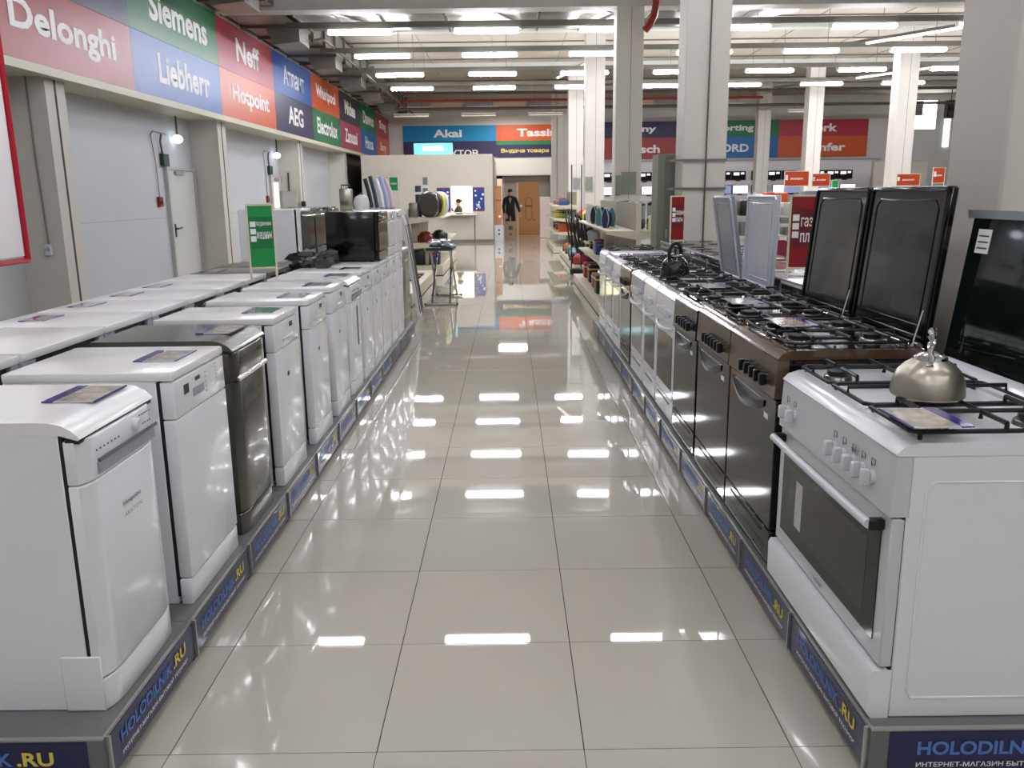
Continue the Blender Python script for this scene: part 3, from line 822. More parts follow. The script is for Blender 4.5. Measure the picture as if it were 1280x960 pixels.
# ================================================================ STOVES   local: front at x=0 looking +x; rotated 180 deg on the right side
def rotz(v, a):
    return (v[0] * math.cos(a) - v[1] * math.sin(a), v[0] * math.sin(a) + v[1] * math.cos(a))
def burner(b, x, y, z, rr):
    b.lathe([(rr * .95, 0), (rr, .006), (rr * .98, .014), (rr * .8, .017), (.001, .018)], (x, y, z), 20)
def stove(label, y0, w, col, panel, knobs, kmat, style, xf=.98, h=.80, d=.57, lid=None, burners=4, z=PZ, group='gas stoves along the right side of the aisle', detail=True, top=None, toph=.775, glassm=None, rz=math.pi, deco=True, flatlid=False):
    """y0 is the near edge in world y; local y runs from the far edge to the near edge"""
    t = thing('gas_stove', label, 'stove', (xf, y0 + w, z) if rz else (xf, y0, z), rz, group)
    hb = toph - .03                        # body height, cooktop above
    body = mat_of[col]; pm = mat_of[panel]
    B().box(-d, -.035, .002, w - .002, 0, hb, .004).out('body', body, t)
    # pressed side panel outline
    if style == 'wide':
        yy = w - .002
        pts = [(-d + .05, yy, .06), (-.09, yy, .06), (-.08, yy, .08), (-.08, yy, hb - .09), (-.1, yy, hb - .07), (-d + .05, yy, hb - .07)]
        B().tube(pts, .004, 6, closed=True).out('side_panel_bead', body, t)
        B().box(-.036, -.026, .006, w - .006, .01, hb - .02).out('gap', M['darkgap'], t)
    # cooktop tray: bevelled rim
    tm = top or body
    ct = B()
    zt0, zt1 = hb, toph + .005
    rim = [(-d, zt0), (-d, zt1), (-.05, zt1), (-.012, zt1 - .012), (.006, zt0 + .004), (.004, zt0)]
    ct.prism(rim, 'y', 0, w)
    ct.out('cooktop', tm, t)
    # control panel, leaning out a little towards the bottom
    pz1, pz0 = hb - .002, hb - (.165 if style == 'wide' else .145)
    B().prism([(-.04, pz1), (.002, pz1), (.010, pz0), (-.04, pz0)], 'y', .002, w - .002).out('control_panel', pm, t)
    def px(zz): return .002 + (pz1 - zz) / (pz1 - pz0) * .008
    kz = pz0 + (pz1 - pz0) * (.42 if style == 'wide' else .38)
    for ky in knobs:
        kb = B()
        x_ = px(kz)
        kb.cyl((x_ - .002, w - ky, kz), (x_ + .01, w - ky, kz), .021, .019, 16)
        kb.out('knob_ring', kmat, t)
        k2 = B().box(x_ + .008, x_ + .034, w - ky - .009, w - ky + .009, kz - .023, kz + .023, .004)
        k2.out('knob', kmat, t)
        if style == 'wide' and deco:
            s_ = B().tube([(x_ + .001, w - ky - .01, kz + .052), (x_ + .001, w - ky + .012, kz + .052), (x_ + .001, w - ky + .012, kz + .036), (x_ + .001, w - ky - .01, kz + .036)], .0009, 4, closed=True)
            s_.box(x_, x_ + .001, w - ky - .012, w - ky - .009, kz + .028, kz + .038)
            s_.out('printed_mark', M['letdark'], t)['kind'] = 'stuff'
    # door, window, handle, drawer
    dz1, dz0 = pz0 - .006, .15
    gm = glassm or M['glass']
    B().box(-.035, 0.0, .004, w - .004, dz0, dz1, .004).out('oven_door', pm if style == 'wide' else gm if style == 'glass' else body, t)
    if style == 'wide':
        B().box(-.001, .003, .055, w - .055, dz0 + .055, dz1 - .05, .001).out('oven_window', M['glass'], t)
        B().box(.0031, .0036, .13, w - .13, dz0 + .1, dz1 - .1, .0002).out('inner_window', mat('inner_glass', (50, 50, 45), .08, spec=.5), t)
        hz = dz1 - .028
        for yy in (.05, w - .05):
            B().box(0, .042, yy - .012, yy + .012, hz - .018, hz + .014, .004).out('handle_end', M['blackpl'], t)
        hp = [(.042 + .010 * math.sin(math.pi * k / 12), .045 + (w - .09) * k / 12, hz + .006 * math.sin(math.pi * k / 12)) for k in range(13)]
        B().tube(hp, .013, 12).out('handle', M['whitepl'], t)
    elif style == 'glass':
        # bowed pocket handle in the upper door
        hz = dz1 - .05
        n = 14
        up = [(.004, .06 + (w - .2) * k / n, hz + .018 - .0 * k) for k in range(n + 1)]
        lo = [(.004, .06 + (w - .2) * k / n, hz + .018 - .045 * math.sin(math.pi * k / n)) for k in range(n + 1)]
        bb = B()
        bb.ring([[(-.002, p[1], p[2]) for p in up] + [(-.002, p[1], p[2] - .003) for p in lo[::-1]], [(.003, p[1], p[2]) for p in up] + [(.003, p[1], p[2] - .003) for p in lo[::-1]]])
        bb.out('handle_recess', M['black'], t)
        hb_ = B()
        hb_.ring([[(.0, p[1], p[2] - .026) for p in lo], [(.004 + .016 * math.sin(math.pi * k / n), p[1], p[2] - .022) for k, p in enumerate(lo)], [(.006 + .02 * math.sin(math.pi * k / n), p[1], p[2] + .002) for k, p in enumerate(lo)], [(.0, p[1], p[2] + .002) for p in lo]], closed_u=False, caps=False)
        hb_.out('handle', M['blackpl'], t)
        if detail:
            B().box(.0005, .0012, w - .14, w - .09, hz - .045, hz - .025).out('sticker', M['letwhite'], t)
    else:
        B().box(-.001, .003, .05, w - .05, dz0 + .06, dz1 - .08, .001).out('oven_window', gm, t)
        hz = dz1 - .03
        n = 10
        B().tube([(.0 + .036 * math.sin(math.pi * k / n) ** .5, .06 + (w - .12) * k / n, hz - .012 * math.sin(math.pi * k / n)) for k in range(n + 1)], .011, 8).out('handle', M['whitepl'], t)
    if style == 'wide':
        dr = B().prism([(-.035, .0), (.012, .0), (.022, .012), (.024, .125), (.016, .142), (-.035, .142)], 'y', .0, w)
        dr.out('drawer', body, t)
        text_at('INDESIT', M['letgrey'], t, (px(kz + .03) + .001, w * .70, kz + .028), (0, 1, 0), (0, 0, 1), .055, .014, .02)
        text_at('INDESIT', M['letgrey'], t, (.001, w * .45, dz0 + .02), (0, 1, 0), (0, 0, 1), .075, .014, .02)
        B().box(.0036, .0042, w * .22, w * .29, dz0 + .12, dz1 - .14, .0002).out('paper_label', mat('paper_tag', (190, 190, 184), .6), t)
    else:
        B().box(-.035, 0.0, .004, w - .004, .012, dz0 - .006, .004).out('drawer', gm if style == 'glass' else body, t)
        B().box(0, .003, .1, w - .1, dz0 - .035, dz0 - .028).out('drawer_line', M['darkgap'], t)
    if flatlid:
        B().box(-d + .01, -.02, .01, w - .01, toph + .006, toph + .03, .004, 2).out('lid', body, t)
        return t
    # burners
    zt = toph + .005
    ax0, ax1 = -d + .12, -.13
    if burners == 5:
        spots = [(ax1, w * .17, .036), (ax1 - .0, w * .83, .036), (ax0, w * .17, .045), (ax0, w * .83, .05), ((ax0 + ax1) / 2, w * .5, .062)]
    else:
        spots = [(ax1, w * .27, .034), (ax1, w * .73, .045), (ax0, w * .27, .045), (ax0, w * .73, .034)]
    for (bx, by, br) in spots:
        q = B(); q.lathe([(br + .012, 0), (br + .008, .012), (br, .016)], (bx, by, zt), 20); q.out('burner_base', M['steel'] if detail else M['iron'], t)
        q = B(); burner(q, bx, by, zt + .015, br); q.out('burner', M['iron'], t)
    # grates: bar frames with fingers
    ng = 3 if burners == 5 else 2
    gz = zt + .042
    gx0, gx1 = -d + .035, -.045
    for g in range(ng):
        ga, gb = .03 + (w - .06) * g / ng + .003, .03 + (w - .06) * (g + 1) / ng - .003
        b = B()
        rr = .0068 if style == 'wide' else .0055
        b.tube([(gx0 + .02, ga, gz - .022), (gx1 - .02, ga, gz - .022), (gx1, ga + .02, gz - .022), (gx1, gb - .02, gz - .022), (gx1 - .02, gb, gz - .022), (gx0 + .02, gb, gz - .022), (gx0, gb - .02, gz - .022), (gx0, ga + .02, gz - .022)], rr, 6, closed=True)
        sp = [s_ for s_ in spots if ga < s_[1] < gb]
        gc = (ga + gb) / 2
        for (bx, by, br) in sp:
            for (dx, dy) in ((1, 0), (-1, 0), (0, 1), (0, -1)):
                if dx:
                    lim = (gx1 if dx > 0 else gx0)
                    if len(sp) > 1 and ((dx > 0) == (bx < (gx0 + gx1) / 2)): lim = (gx0 + gx1) / 2
                    b.tube([(lim, by, gz - .022), (lim, by, gz), (bx + dx * .028, by, gz)], rr, 6)
                else:
                    lim = gb if dy > 0 else ga
                    b.tube([(bx, lim, gz - .022), (bx, lim, gz), (bx, by + dy * .028, gz)], rr, 6)
        if len(sp) > 1:
            b.tube([((gx0 + gx1) / 2, ga, gz - .022), ((gx0 + gx1) / 2, ga, gz - .002), ((gx0 + gx1) / 2, gb, gz - .002), ((gx0 + gx1) / 2, gb, gz - .022)], rr, 6)
        for (fx_, fy_) in ((gx0 + .02, ga), (gx1 - .02, ga), (gx0 + .02, gb), (gx1 - .02, gb)):
            b.cyl((fx_, fy_, zt), (fx_, fy_, gz - .02), .006, n=6)
        b.out('grate', M['iron'], t)
    return t
mat_of = {'white': M['white'], 'brown': M['brown'], 'brownface': M['brownface'], 'black': M['black'], 'blackface': mat('black_control_panel', (40, 40, 37), .2, metal=.3, coat=.3), 'silver': mat('silver_grey_panel', (176, 178, 184), .25, metal=.3), 'dark': M['steeldk'], 'pearl': mat('pearl_white_panel', (196, 198, 200), .3, coat=.2)}
kw, kb_ = M['whitepl'], M['blackpl']
s1 = stove('white wide gas stove with kettle on it, nearest on the right', 2.04, .91, 'white', 'pearl', [.125, .19, .255, .325, .395, .76, .83], kw, 'wide', burners=5, d=.56)
s2 = stove('brown gas stove with black hob, right behind the nearest white stove', 2.985, .655, 'black', 'brownface', [.10, .17, .24, .31, .38], kb_, 'glass', toph=.838, top=M['brown'], xf=.968, d=.525)
s3 = stove('brown gas stove with black hob, farther of the two brown ones', 3.652, .635, 'black', 'brownface', [.09, .15, .21, .27, .33, .39], kb_, 'glass', toph=.838, top=M['brown'], xf=.968, d=.525)
s4 = stove('black gas stove between the brown and the white stoves', 4.34, .60, 'black', 'blackface', [.10, .17, .24, .31, .38], kb_, 'glass', toph=.825, xf=.972)
for st, ww in ((s2, .655), (s3, .635)):
    B().box(-.49, -.05, .03, ww - .03, .8435, .845, .0005).out('hob_plate', M['black'], st)
s5 = stove('white gas stove with bowed handle, next to the black stove', 4.99, .60, 'white', 'white', [.1, .17, .24, .31, .38], kw, 'window', toph=.80)
s6 = stove('white gas stove carrying the black speckled kettle', 5.63, .50, 'white', 'white', [.1, .17, .24, .31], kw, 'window', toph=.80)
s7 = stove('pearl white gas stove, second beyond the black kettle', 6.18, .60, 'white', 'silver', [.1, .17, .24, .31, .38], kw, 'window', toph=.80, glassm=mat('grey_glass', (120, 122, 122), .1, spec=.8))
s8 = stove('dark brown gas stove between white ones in the far half', 6.85, .60, 'brown', 'brownface', [.1, .17, .24, .31, .38], kb_, 'glass', toph=.80, detail=False)
s9 = stove('white gas stove just beyond the dark brown one', 7.50, .50, 'white', 'white', [.1, .17, .24, .31], kw, 'window', toph=.80, detail=False)
s10 = stove('white gas stove with closed lid, next to last in the right row', 8.05, .55, 'white', 'silver', [.1, .17, .24, .31], kw, 'window', toph=.80, detail=False, flatlid=True)
s11 = stove('white gas stove at the far end of the right row', 8.66, .55, 'white', 'white', [.1, .17, .24, .31], kw, 'window', toph=.80, detail=False)

# lids standing open: parts of the stoves
def lid(st, w, mt_in, mt_rim, h=.56, tilt=8, d=.57, toph=.81, glass=False, pressed=True):
    a = math.radians(tilt)
    m_ = Matrix.Translation((-d + .012, 0, toph + .02)) @ Matrix.Rotation(-a, 4, 'Y')
    b = B().box(-.026, 0, .0, w, 0, h, .006)
    b.xf(m_).out('lid', mt_in, st)
    rb = B()
    rb.tube([(.0, .012, .02), (0.0, .012, h - .026), (0, .028, h - .01), (0, w - .028, h - .01), (0, w - .012, h - .026), (0, w - .012, .02)], .010, 8, closed=True)
    rb.xf(m_).out('lid_rim', mt_rim, st)
    if pressed:
        pb = B().tube([(.0, .07, .06), (0.0, .07, h - .08), (0, .1, h - .05), (0, w - .1, h - .05), (0, w - .07, h - .08), (0, w - .07, .06)], .004, 6, closed=True)
        pb.xf(m_).out('lid_bead', mt_in, st)
    for yy in (.05, w - .05):
        B().cyl((-d + .01, yy - .015, toph + .012), (-d + .01, yy + .015, toph + .012), .012).out('hinge', M['steel'], st)
    return b
lid(s2, .655, M['black'], M['black'], tilt=5, d=.53, toph=.838)
lid(s3, .635, M['black'], M['black'], tilt=5, d=.53, toph=.838)
for st, ww in ((s2, .655), (s3, .635)):
    B().cyl((-.49, .03, .852), (-.49, ww - .03, .852), .006).out('lid_bar', M['chrome'], st)
    B().cyl((-.485, ww - .02, .85), (-.515, ww - .02, .98), .004).out('lid_stay', M['chrome'], st)
lg = mat('pale_grey_lid', (178, 182, 190), .25, coat=.3)
lid(s5, .60, lg, lg, h=.56, toph=.80, tilt=1.5)
lid(s6, .50, mat('grey_lid_outside', (128, 132, 138), .3), lg, h=.56, toph=.80, tilt=-9)
# glass lid of the nearest stove with its aluminium profiles
a = math.radians(7)
W1, D1, T1 = .91, .56, .775
m_ = Matrix.Translation((-D1 + .005, 0, T1 + .0)) @ Matrix.Rotation(-a, 4, 'Y')
B().box(-.006, 0, .0, W1, .03, .545, .002).xf(m_).out('glass_lid', mat('dark_tinted_glass', (20, 32, 30), .04, spec=.9, trans=.55), s1)
B().prism([(-.03, .535), (-.03, .562), (.012, .562), (.003, .535)], 'y', -.03, W1 + .0).xf(m_).out('lid_top_profile', mat('grey_profile', (160, 166, 172), .3, metal=.4), s1)
B().prism([(-.03, 0), (-.03, .05), (.0, .05), (.05, .012), (.05, 0)], 'y', -.0, W1).xf(Matrix.Translation((-D1 + .0, 0, T1 + .004))).out('lid_bottom_profile', M['whitepl'], s1)
B().box(.0, .002, .05, .13, .42, .50).xf(m_).out('label_sticker', M['letwhite'], s1)
b = B()
for q in range(3):
    b.box(.002, .0026, .06, .12, .435 + q * .02, .44 + q * .02)
b.xf(m_).out('printed_marks', M['letdark'], s1)['kind'] = 'stuff'
for q in range(4):
    B().box(-D1 + .06, -D1 + .066, .1 + q * .2, .14 + q * .2, T1 + .005, T1 + .0062).out('vent_slot', M['darkgap'], s1)

# price cards on the stoves
def sc(label, x, y, z, rz, w=.2, l=.15):
    return price_card('price card ' + label, x, y, z, rz, w, l, group='price cards on the stoves')
sc('on the grate of the nearest white stove', 1.065, 2.10, PZ + .775 + .0535, math.pi + .03, w=.19, l=.155)
sc('on the nearer brown stove', 1.12, 3.34, PZ + .838 + .054, math.pi, w=.23)
sc('on the farther brown stove', 1.11, 4.02, PZ + .838 + .054, math.pi, w=.22)
sc('on the black stove', 1.16, 4.93 - .12, PZ + .825 + .054, math.pi)

# kettles
def kettle(label, x, y, z, rr, hh, mt, style):
    t = thing('kettle', label, 'kettle', (x, y, z), -.46 if style == 'steel' else .6)
    if style == 'steel':
        prof = [(.001, 0), (rr * .95, 0), (rr, .006), (rr * .995, hh * .2), (rr * .95, hh * .45), (rr * .84, hh * .68), (rr * .66, hh * .86), (rr * .47, hh * .97), (rr * .44, hh), (.001, hh)]
    else:
        prof = [(.001, 0), (rr * .96, 0), (rr, .01), (rr * .97, hh * .35), (rr * .85, hh * .65), (rr * .62, hh * .88), (rr * .4, hh * .97), (.001, hh)]
    B().lathe(prof, n=40).out('body', mt, t)
    B().lathe([(rr * .46, hh - .002), (rr * .45, hh + .006), (rr * .3, hh + .016), (.012, hh + .02), (.001, hh + .02)], n=30).out('lid', M['chrome'] if style == 'steel' else M['steel'], t)
    B().lathe([(.006, hh + .02), (.006, hh + .03), (.012, hh + .036), (.011, hh + .046), (.001, hh + .05)], n=16).out('lid_knob', M['chrome'] if style == 'steel' else M['blackpl'], t)
    B().cyl((0, rr * .72, hh * .5), (0, rr * 1.1, hh * .85), .017, .011, 12).out('spout', mt, t)
    if style == 'steel':
        hp = [(0.0, -rr * .52 + .0, hh * .86), (0, -rr * .5, hh + .01)]
        pts = []
        for k in range(22):
            q = k / 21
            an = math.pi * q
            wob = .004 * math.sin(k * 1.9)
            pts.append((wob, -rr * .52 * math.cos(an), hh * .9 + (hh * .84) * math.sin(an) ** .75))
        B().tube(pts, .006, 8, radii=[.0075 + .0022 * math.sin(k * 2.3) for k in range(22)]).out('handle', M['chrome'], t)
        for sy in (-1, 1):
            B().cyl((0, sy * rr * .52, hh * .86), (0, sy * rr * .60, hh * .82), .012, n=14).out('rivet', M['steel'], t)
    else:
        pts = [(-.0, -.055 * math.cos(math.pi * k / 16) , hh * .88 + .1 * math.sin(math.pi * k / 16) ** .6) for k in range(17)]
        B().tube([(p[1], p[0], p[2]) for p in pts], .013, 8).out('handle', M['blackpl'], t)
    return t
kettle('brushed steel dome kettle on the nearest white stove', 1.20, 2.365, PZ + .775 + .05, .1, .108, mat('satin_steel', (176, 170, 156), .33, metal=.9), 'steel')
spk = mat('speckled_black_enamel', (10, 10, 11), .25, spec=.4, coat=.15)
nt = spk.node_tree
vo = nt.nodes.new('ShaderNodeTexVoronoi'); vo.inputs['Scale'].default_value = 70
tc = nt.nodes.new('ShaderNodeTexCoord'); nt.links.new(tc.outputs['Object'], vo.inputs['Vector'])
rp = nt.nodes.new('ShaderNodeValToRGB'); rp.color_ramp.elements[0].position = .12; rp.color_ramp.elements[1].position = .16
rp.color_ramp.elements[0].color = (.75, .75, .78, 1); rp.color_ramp.elements[1].color = (.005, .005, .006, 1)
nt.links.new(vo.outputs['Distance'], rp.inputs['Fac']); nt.links.new(rp.outputs['Color'], nt.nodes['Principled BSDF'].inputs['Base Color'])
kettle('black speckled kettle with loop handle on a farther white stove', 1.12, 5.75, PZ + .80 + .053, .1, .13, spk, 'black')
# ================================================================ SIGN STANDS
def sign_stand(label, x, y, z, w, zb, zt, colr, band, words, rz=0, wm='letwhite', icon=True, depth=.012, feet=True, cat='sign'):
    """framed board on two thin legs; faces -y before rotation; z = surface it stands on; zb, zt = board bottom and top (world)"""
    t = thing('sign_stand', label, cat, (x, y, z), rz)
    fm = M['cream'] if feet else M['greypl']
    B().box(.012, w - .012, -depth / 2, depth / 2, zb - z, zt - z).out('board', sg(colr) if colr in SG else colr, t, smooth=False)
    H = zt - zb
    if band:
        B().box(.012, w - .012, -depth / 2 - .001, -depth / 2, zb - z + H * .3, zb - z + H * .82).out('dark_band', band, t, smooth=False)
    f_ = B()
    f_.box(0, .012, -.009, .009, zb - z - .012, zt - z + .012).box(w - .012, w, -.009, .009, zb - z - .012, zt - z + .012)
    f_.box(.012, w - .012, -.009, .009, zb - z - .012, zb - z).box(.012, w - .012, -.009, .009, zt - z, zt - z + .012)
    f_.out('frame', fm, t)
    for xx in (0, w - .014):
        B().box(xx, xx + .014, -.008, .008, 0, zb - z - .01).out('leg', fm, t)
    fy = -depth / 2 - .001
    if icon:
        b = B()
        for q in range(3):
            zz = zb - z + H * (.42 + .12 * q)
            b.box(.022, .022 + w * (.2 if w < .3 else .1), fy - .001, fy, zz, zz + H * .09)
        b.out('appliance_icon', M[wm], t)['kind'] = 'stuff'
    for (s, a0, b0, ww, hh) in words:
        text_at(s, M[wm], t, (w * a0, fy, zb - z + H * b0), (1, 0, 0), (0, 0, 1), w * ww, H * hh, .01)
    return t
SG['grass'] = (30, 140, 70); SG['wine'] = (132, 30, 34); SG['signorange'] = (160, 58, 28)
dgreen = mat('dark_green_band', (22, 112, 56), .3)
dwine = mat('dark_wine_band', (104, 28, 34), .3)
sign_stand('green board on a white two-legged frame over the washing machines', -1.835, 6.0, 1.0, .19, 1.085, 1.51, 'grass', dgreen, [('посудомоечные', .34, .66, .54, .08), ('машины', .34, .46, .54, .12)], rz=.42)
SECZ = 1.06
sign_stand('dark red board on a cream frame just behind the first open black lids', 1.63, 5.0, SECZ, .36, 1.13, 1.535, 'wine', dwine, [('газовые', .19, .58, .5, .13), ('плиты', .19, .36, .38, .13)], rz=-.25)
sign_stand('small dark red board on a cream frame beside the second column', 1.64, 8.75, SECZ, .16, 1.09, 1.52, 'wine', dwine, [('газовые', .34, .58, .58, .1), ('плиты', .34, .42, .5, .1)], rz=.2)
sign_stand('small green board above the shelf at the end of the left row', -1.52, 11.0, 0, .125, 1.63, 1.79, 'grass', None, [('товары', .2, .4, .6, .2)], icon=False)
for (px0, px1, z0, z1, lb, c) in ((6.36, 6.93, 1.67, 1.99, 'large orange aisle sign in the right hall, first from the left', 'signorange'), (7.0, 7.42, 1.66, 1.93, 'orange aisle sign in the right hall beside the large one', 'signorange'),
                              (8.95, 9.5, 1.65, 1.9, 'orange aisle sign before the low partition by the window', 'signorange'), (9.78, 10.06, 1.7, 2.03, 'narrow orange aisle sign farthest right', 'signorange'), (7.46, 7.62, 1.5, 1.78, 'small green aisle sign next to the orange ones', 'grass')):
    sign_stand(lb, px0, 20.0, 0, px1 - px0, z0, z1, c, None, [('распродажа', .25, .4, .5, .16)] if c != 'grass' else [], icon=c != 'grass', rz=0.0)

# ================================================================ SECOND ROW BACK TO BACK WITH THE STOVES
bk = mat('grey_black_back_sheet', (52, 54, 54), .3, metal=.4, var=.15)
def back_unit(label, y, w, topm, z1=SECZ):
    t = thing('cooker', label, 'stove', (1.62, y, PZ), 0, 'cookers standing back to back with the stoves')
    B().box(.0, .55, .004, w - .004, 0, z1 - PZ - .03, .004).out('body', M['black'], t)
    B().box(-.004, .0, .02, w - .02, .06, z1 - PZ - .06, .001).out('back_panel', bk, t)
    B().box(-.006, .57, 0, w, z1 - PZ - .03, z1 - PZ, .006).out('cooktop', topm, t)
    B().box(-.008, .002, 0, w, z1 - PZ - .01, z1 - PZ + .003, .002).out('pale_rim', M['greypl'], t)
    B().box(.0, .012, 0.002, .03, .05, z1 - PZ - .03).out('side_rail', M['greypl'], t)
    for q in range(3):
        B().box(-.006, -.004, w * .3, w * .7, .5 + q * .05, .515 + q * .05).out('vent_slot', M['darkgap'], t)
    for (a, b_) in ((.15, .27), (.15, .73), (.42, .27), (.42, .73)):
        q = B(); q.lathe([(.07, 0), (.07, .003), (.001, .003)], (a, w * b_, z1 - PZ), 18); q.out('hotplate', M['iron'], t)
    return t
hobr = mat('burgundy_hob_glass', (96, 36, 34), .12, coat=.4)
for i, (y, w, tm, lb) in enumerate(((3.80, .6, M['black'], 'black-topped cooker behind the farther open black lid'), (4.44, .6, M['whitetop'], 'white-topped cooker right behind the dark red board'), (5.06, .62, M['black'], 'black-topped cooker between the dark red board and the grey lids'),
     (5.72, .6, hobr, 'cooker with burgundy glass hob behind the open grey lids'), (6.36, .58, M['black'], 'black-topped cooker behind the grey lids'), (6.98, .58, M['black'], 'pale-rimmed cooker backing onto the black kettle'),
     (7.6, .58, M['black'], 'pale-rimmed cooker next to last before the second column'), (8.22, .9, M['black'], 'wide black cooker carrying the small dark red board'))):
    back_unit(lb, y, w, tm)
for k in range(9):
    t = thing('display_plinth', 'low grey plinth module under the second cooker row, %s' % ('nearest', 'second', 'third', 'fourth', 'fifth', 'sixth', 'seventh', 'eighth', 'ninth')[k], 'plinth', (1.6, 3.76 + k * .62, 0), 0, 'plinth modules of the second row')
    B().box(0, .64, 0, .618, PZ - .03, PZ, .003).out('top', M['plinth'], t)
    B().box(.1, .6, .05, .57, 0, PZ - .03).out('base', M['darkgap'], t)

# grey cabinet and perforated straps at the second column
cabm = mat('grey_green_cabinet', (112, 114, 100), .45)
t = thing('metal_cabinet', 'tall narrow grey-green metal cabinet strapped to the second column', 'cabinet', (1.70, 9.88, 0))
B().box(0, .42, 0, .4, 0, 1.99, .004).out('body', cabm, t)
B().box(.08, .41, -.008, 0, .02, 1.96, .003).out('door', mat('grey_green_cabinet_door', (100, 102, 90), .45), t)
B().box(.1, .12, -.014, -.008, 1.05, 1.15, .002).out('handle', M['greypl'], t)
for i, z in enumerate((1.60, 1.90)):
    t = thing('perforated_strap', '%s perforated steel strap around the second column' % ('lower', 'upper')[i], 'strap', (1.78, 9.405, z), 0, 'straps on the second column')
    b = B().box(-.0, .58, -.006, 0.0, -.014, .014).box(.0, .004, 0, .5, -.014, .014)
    b.out('band', M['galv'], t, smooth=False)
    hb = B()
    for q in range(22):
        hb.box(.02 + q * .025, .032 + q * .025, -.0075, -.006, -.005, .005)
    hb.out('hole_row', M['seam'], t, smooth=False)['kind'] = 'stuff'

# ================================================================ SHELVING
def gondola(label, x0, x1, y0, y1, shelves, spine=None, zt=1.44, base=.15, posts=(), group='cream shop shelving'):
    t = thing('gondola_shelf', label, 'shelf', (0, 0, 0), 0, group)
    B().box(x0, x1, y0, y1, 0, base, .004).out('base', M['cream'], t)
    B().box(x0 - .003, x1 + .003, y0 - .003, y1, 0, .015).out('kick_strip', M['darkgap'], t)
    if spine is not None:
        B().box(spine - .02, spine + .02, y0 + .05, y1, base, zt).out('back_panel', M['creamback'], t)
        for yy in (y0, (y0 + y1) / 2, y1 - .05):
            B().box(spine - .03, spine + .03, yy, yy + .05, base, zt).out('upright', M['cream'], t)
    for (a, b_, z) in shelves:
        B().box(a, b_, y0 + .02, y1, z - .025, z, .003).out('shelf_board', M['cream'], t)
        s_ = spine if spine is not None else a
        e = a if abs(b_ - s_) < abs(a - s_) else b_
        B().prism([(s_, z - .025), (e, z - .025), (e, z - .04), (s_, z - .12)], 'y', y0 + .02, y0 + .035).out('bracket', M['cream'], t)
    for (px_, z0, z1) in posts:
        B().box(px_, px_ + .05, y0, y0 + .05, z0, z1).out('upright', M['cream'], t)
    return t
gondola('cream gondola with irons and kitchen appliances beyond the stoves', 1.15, 2.12, 10.9, 15.3, [(1.24, 1.62, 1.09), (1.68, 2.10, 1.09), (1.24, 1.62, .62), (1.68, 2.10, .62)], spine=1.65, zt=1.44)
gondola('low cream podium under the vacuum cleaners', 1.30, 2.15, 17.0, 22.0, [(1.5, 1.95, 1.0), (1.5, 1.95, .62)], spine=1.95, zt=1.3)
gondola('far cream shelving before the doorway on the right', 1.18, 1.85, 22.8, 27.0, [(1.2, 1.8, .55), (1.2, 1.8, .9), (1.2, 1.8, 1.25)], spine=1.82, zt=1.6)
gondola('cream gondola with rounded appliances on the left', -2.0, -1.32, 16.8, 21.0, [(-1.98, -1.3, 1.13), (-1.98, -1.3, .64)], spine=-2.0, zt=1.3, base=.2, posts=((-1.98, .2, 1.13),))
gondola('low cream podium at the end of the left row', -1.95, -1.40, 12.0, 15.8, [], base=.2)
gondola('cream shelf at the end of the left row with wrapped goods on top', -2.3, -1.36, 9.75, 10.9, [(-2.3, -1.36, 1.40), (-2.3, -1.36, .9)], spine=-2.3, zt=1.42, posts=((-1.41, .15, 1.38),))

# irons standing on their heels
def iron(label, x, y, z, c, rz=0):
    t = thing('iron', label, 'iron', (x, y, z), rz, 'irons on the cream gondola')
    prof = []
    n = 14
    for k in range(n + 1):
        q = k / n
        prof.append((.062 * math.sin(math.pi * min(1, .12 + q * .88)) ** .7 if q < 1 else .001, q * .27))
    pts = [(-p[0], p[1]) for p in prof] + [(p[0], p[1]) for p in prof[::-1]]
    B().prism(pts, 'y', -.045, -.036).out('soleplate', c, t)
    B().prism([(p[0] * .92, p[1] * .97 + .002) for p in pts], 'y', -.036, .0).out('body', c, t)
    B().prism([(p[0] * 1.15, p[1] * 1.02) for p in pts], 'y', -.043, -.039).out('rim', M['whitepl'], t)
    B().tube([(0, -.0, .03), (0, .06, .05), (0, .075, .12), (0, .055, .19), (0, 0, .23)], .014, 8).out('handle', M['blackpl'], t)
    return t
ic = [mat('navy_plastic', (30, 40, 72), .3), M['whitepl'], mat('teal_plastic', (60, 120, 116), .3), M['greypl'], M['blackpl'], mat('violet_plastic', (90, 70, 120), .3)]
nm = ['nearest on the gondola, navy blue', 'white, second from the front', 'teal, third from the front', 'grey, fourth from the front', 'black, fifth from the front', 'violet, sixth from the front', 'white, seventh from the front']
for k in range(7):
    iron('iron standing upright, %s' % nm[k], 1.36 + (k % 2) * .05, 11.9 + k * .42, 1.091, ic[[0, 1, 2, 3, 4, 5, 1][k]], rz=-.9)
for k in range(3):
    iron('iron on the top edge of the gondola, %s' % ('teal one', 'black one', 'white one')[k], 1.5 - k * .06, 12.4 + k * .7, 1.091 + .0, ic[[2, 4, 1][k]], rz=-.5)

def small_box(name, label, cat, x, y, z, w, d, h, mt, rz=0, group=None, lid=None):
    t = thing(name, label, cat, (x, y, z), rz, group)
    B().box(-w / 2, w / 2, -d / 2, d / 2, 0, h, min(w, d, h) * .12, 2).out('body', mt, t)
    if lid:
        B().box(-w / 2 - .003, w / 2 + .003, -d / 2 - .003, d / 2 + .003, h * .72, h * .8).out('band', lid, t)
    return t
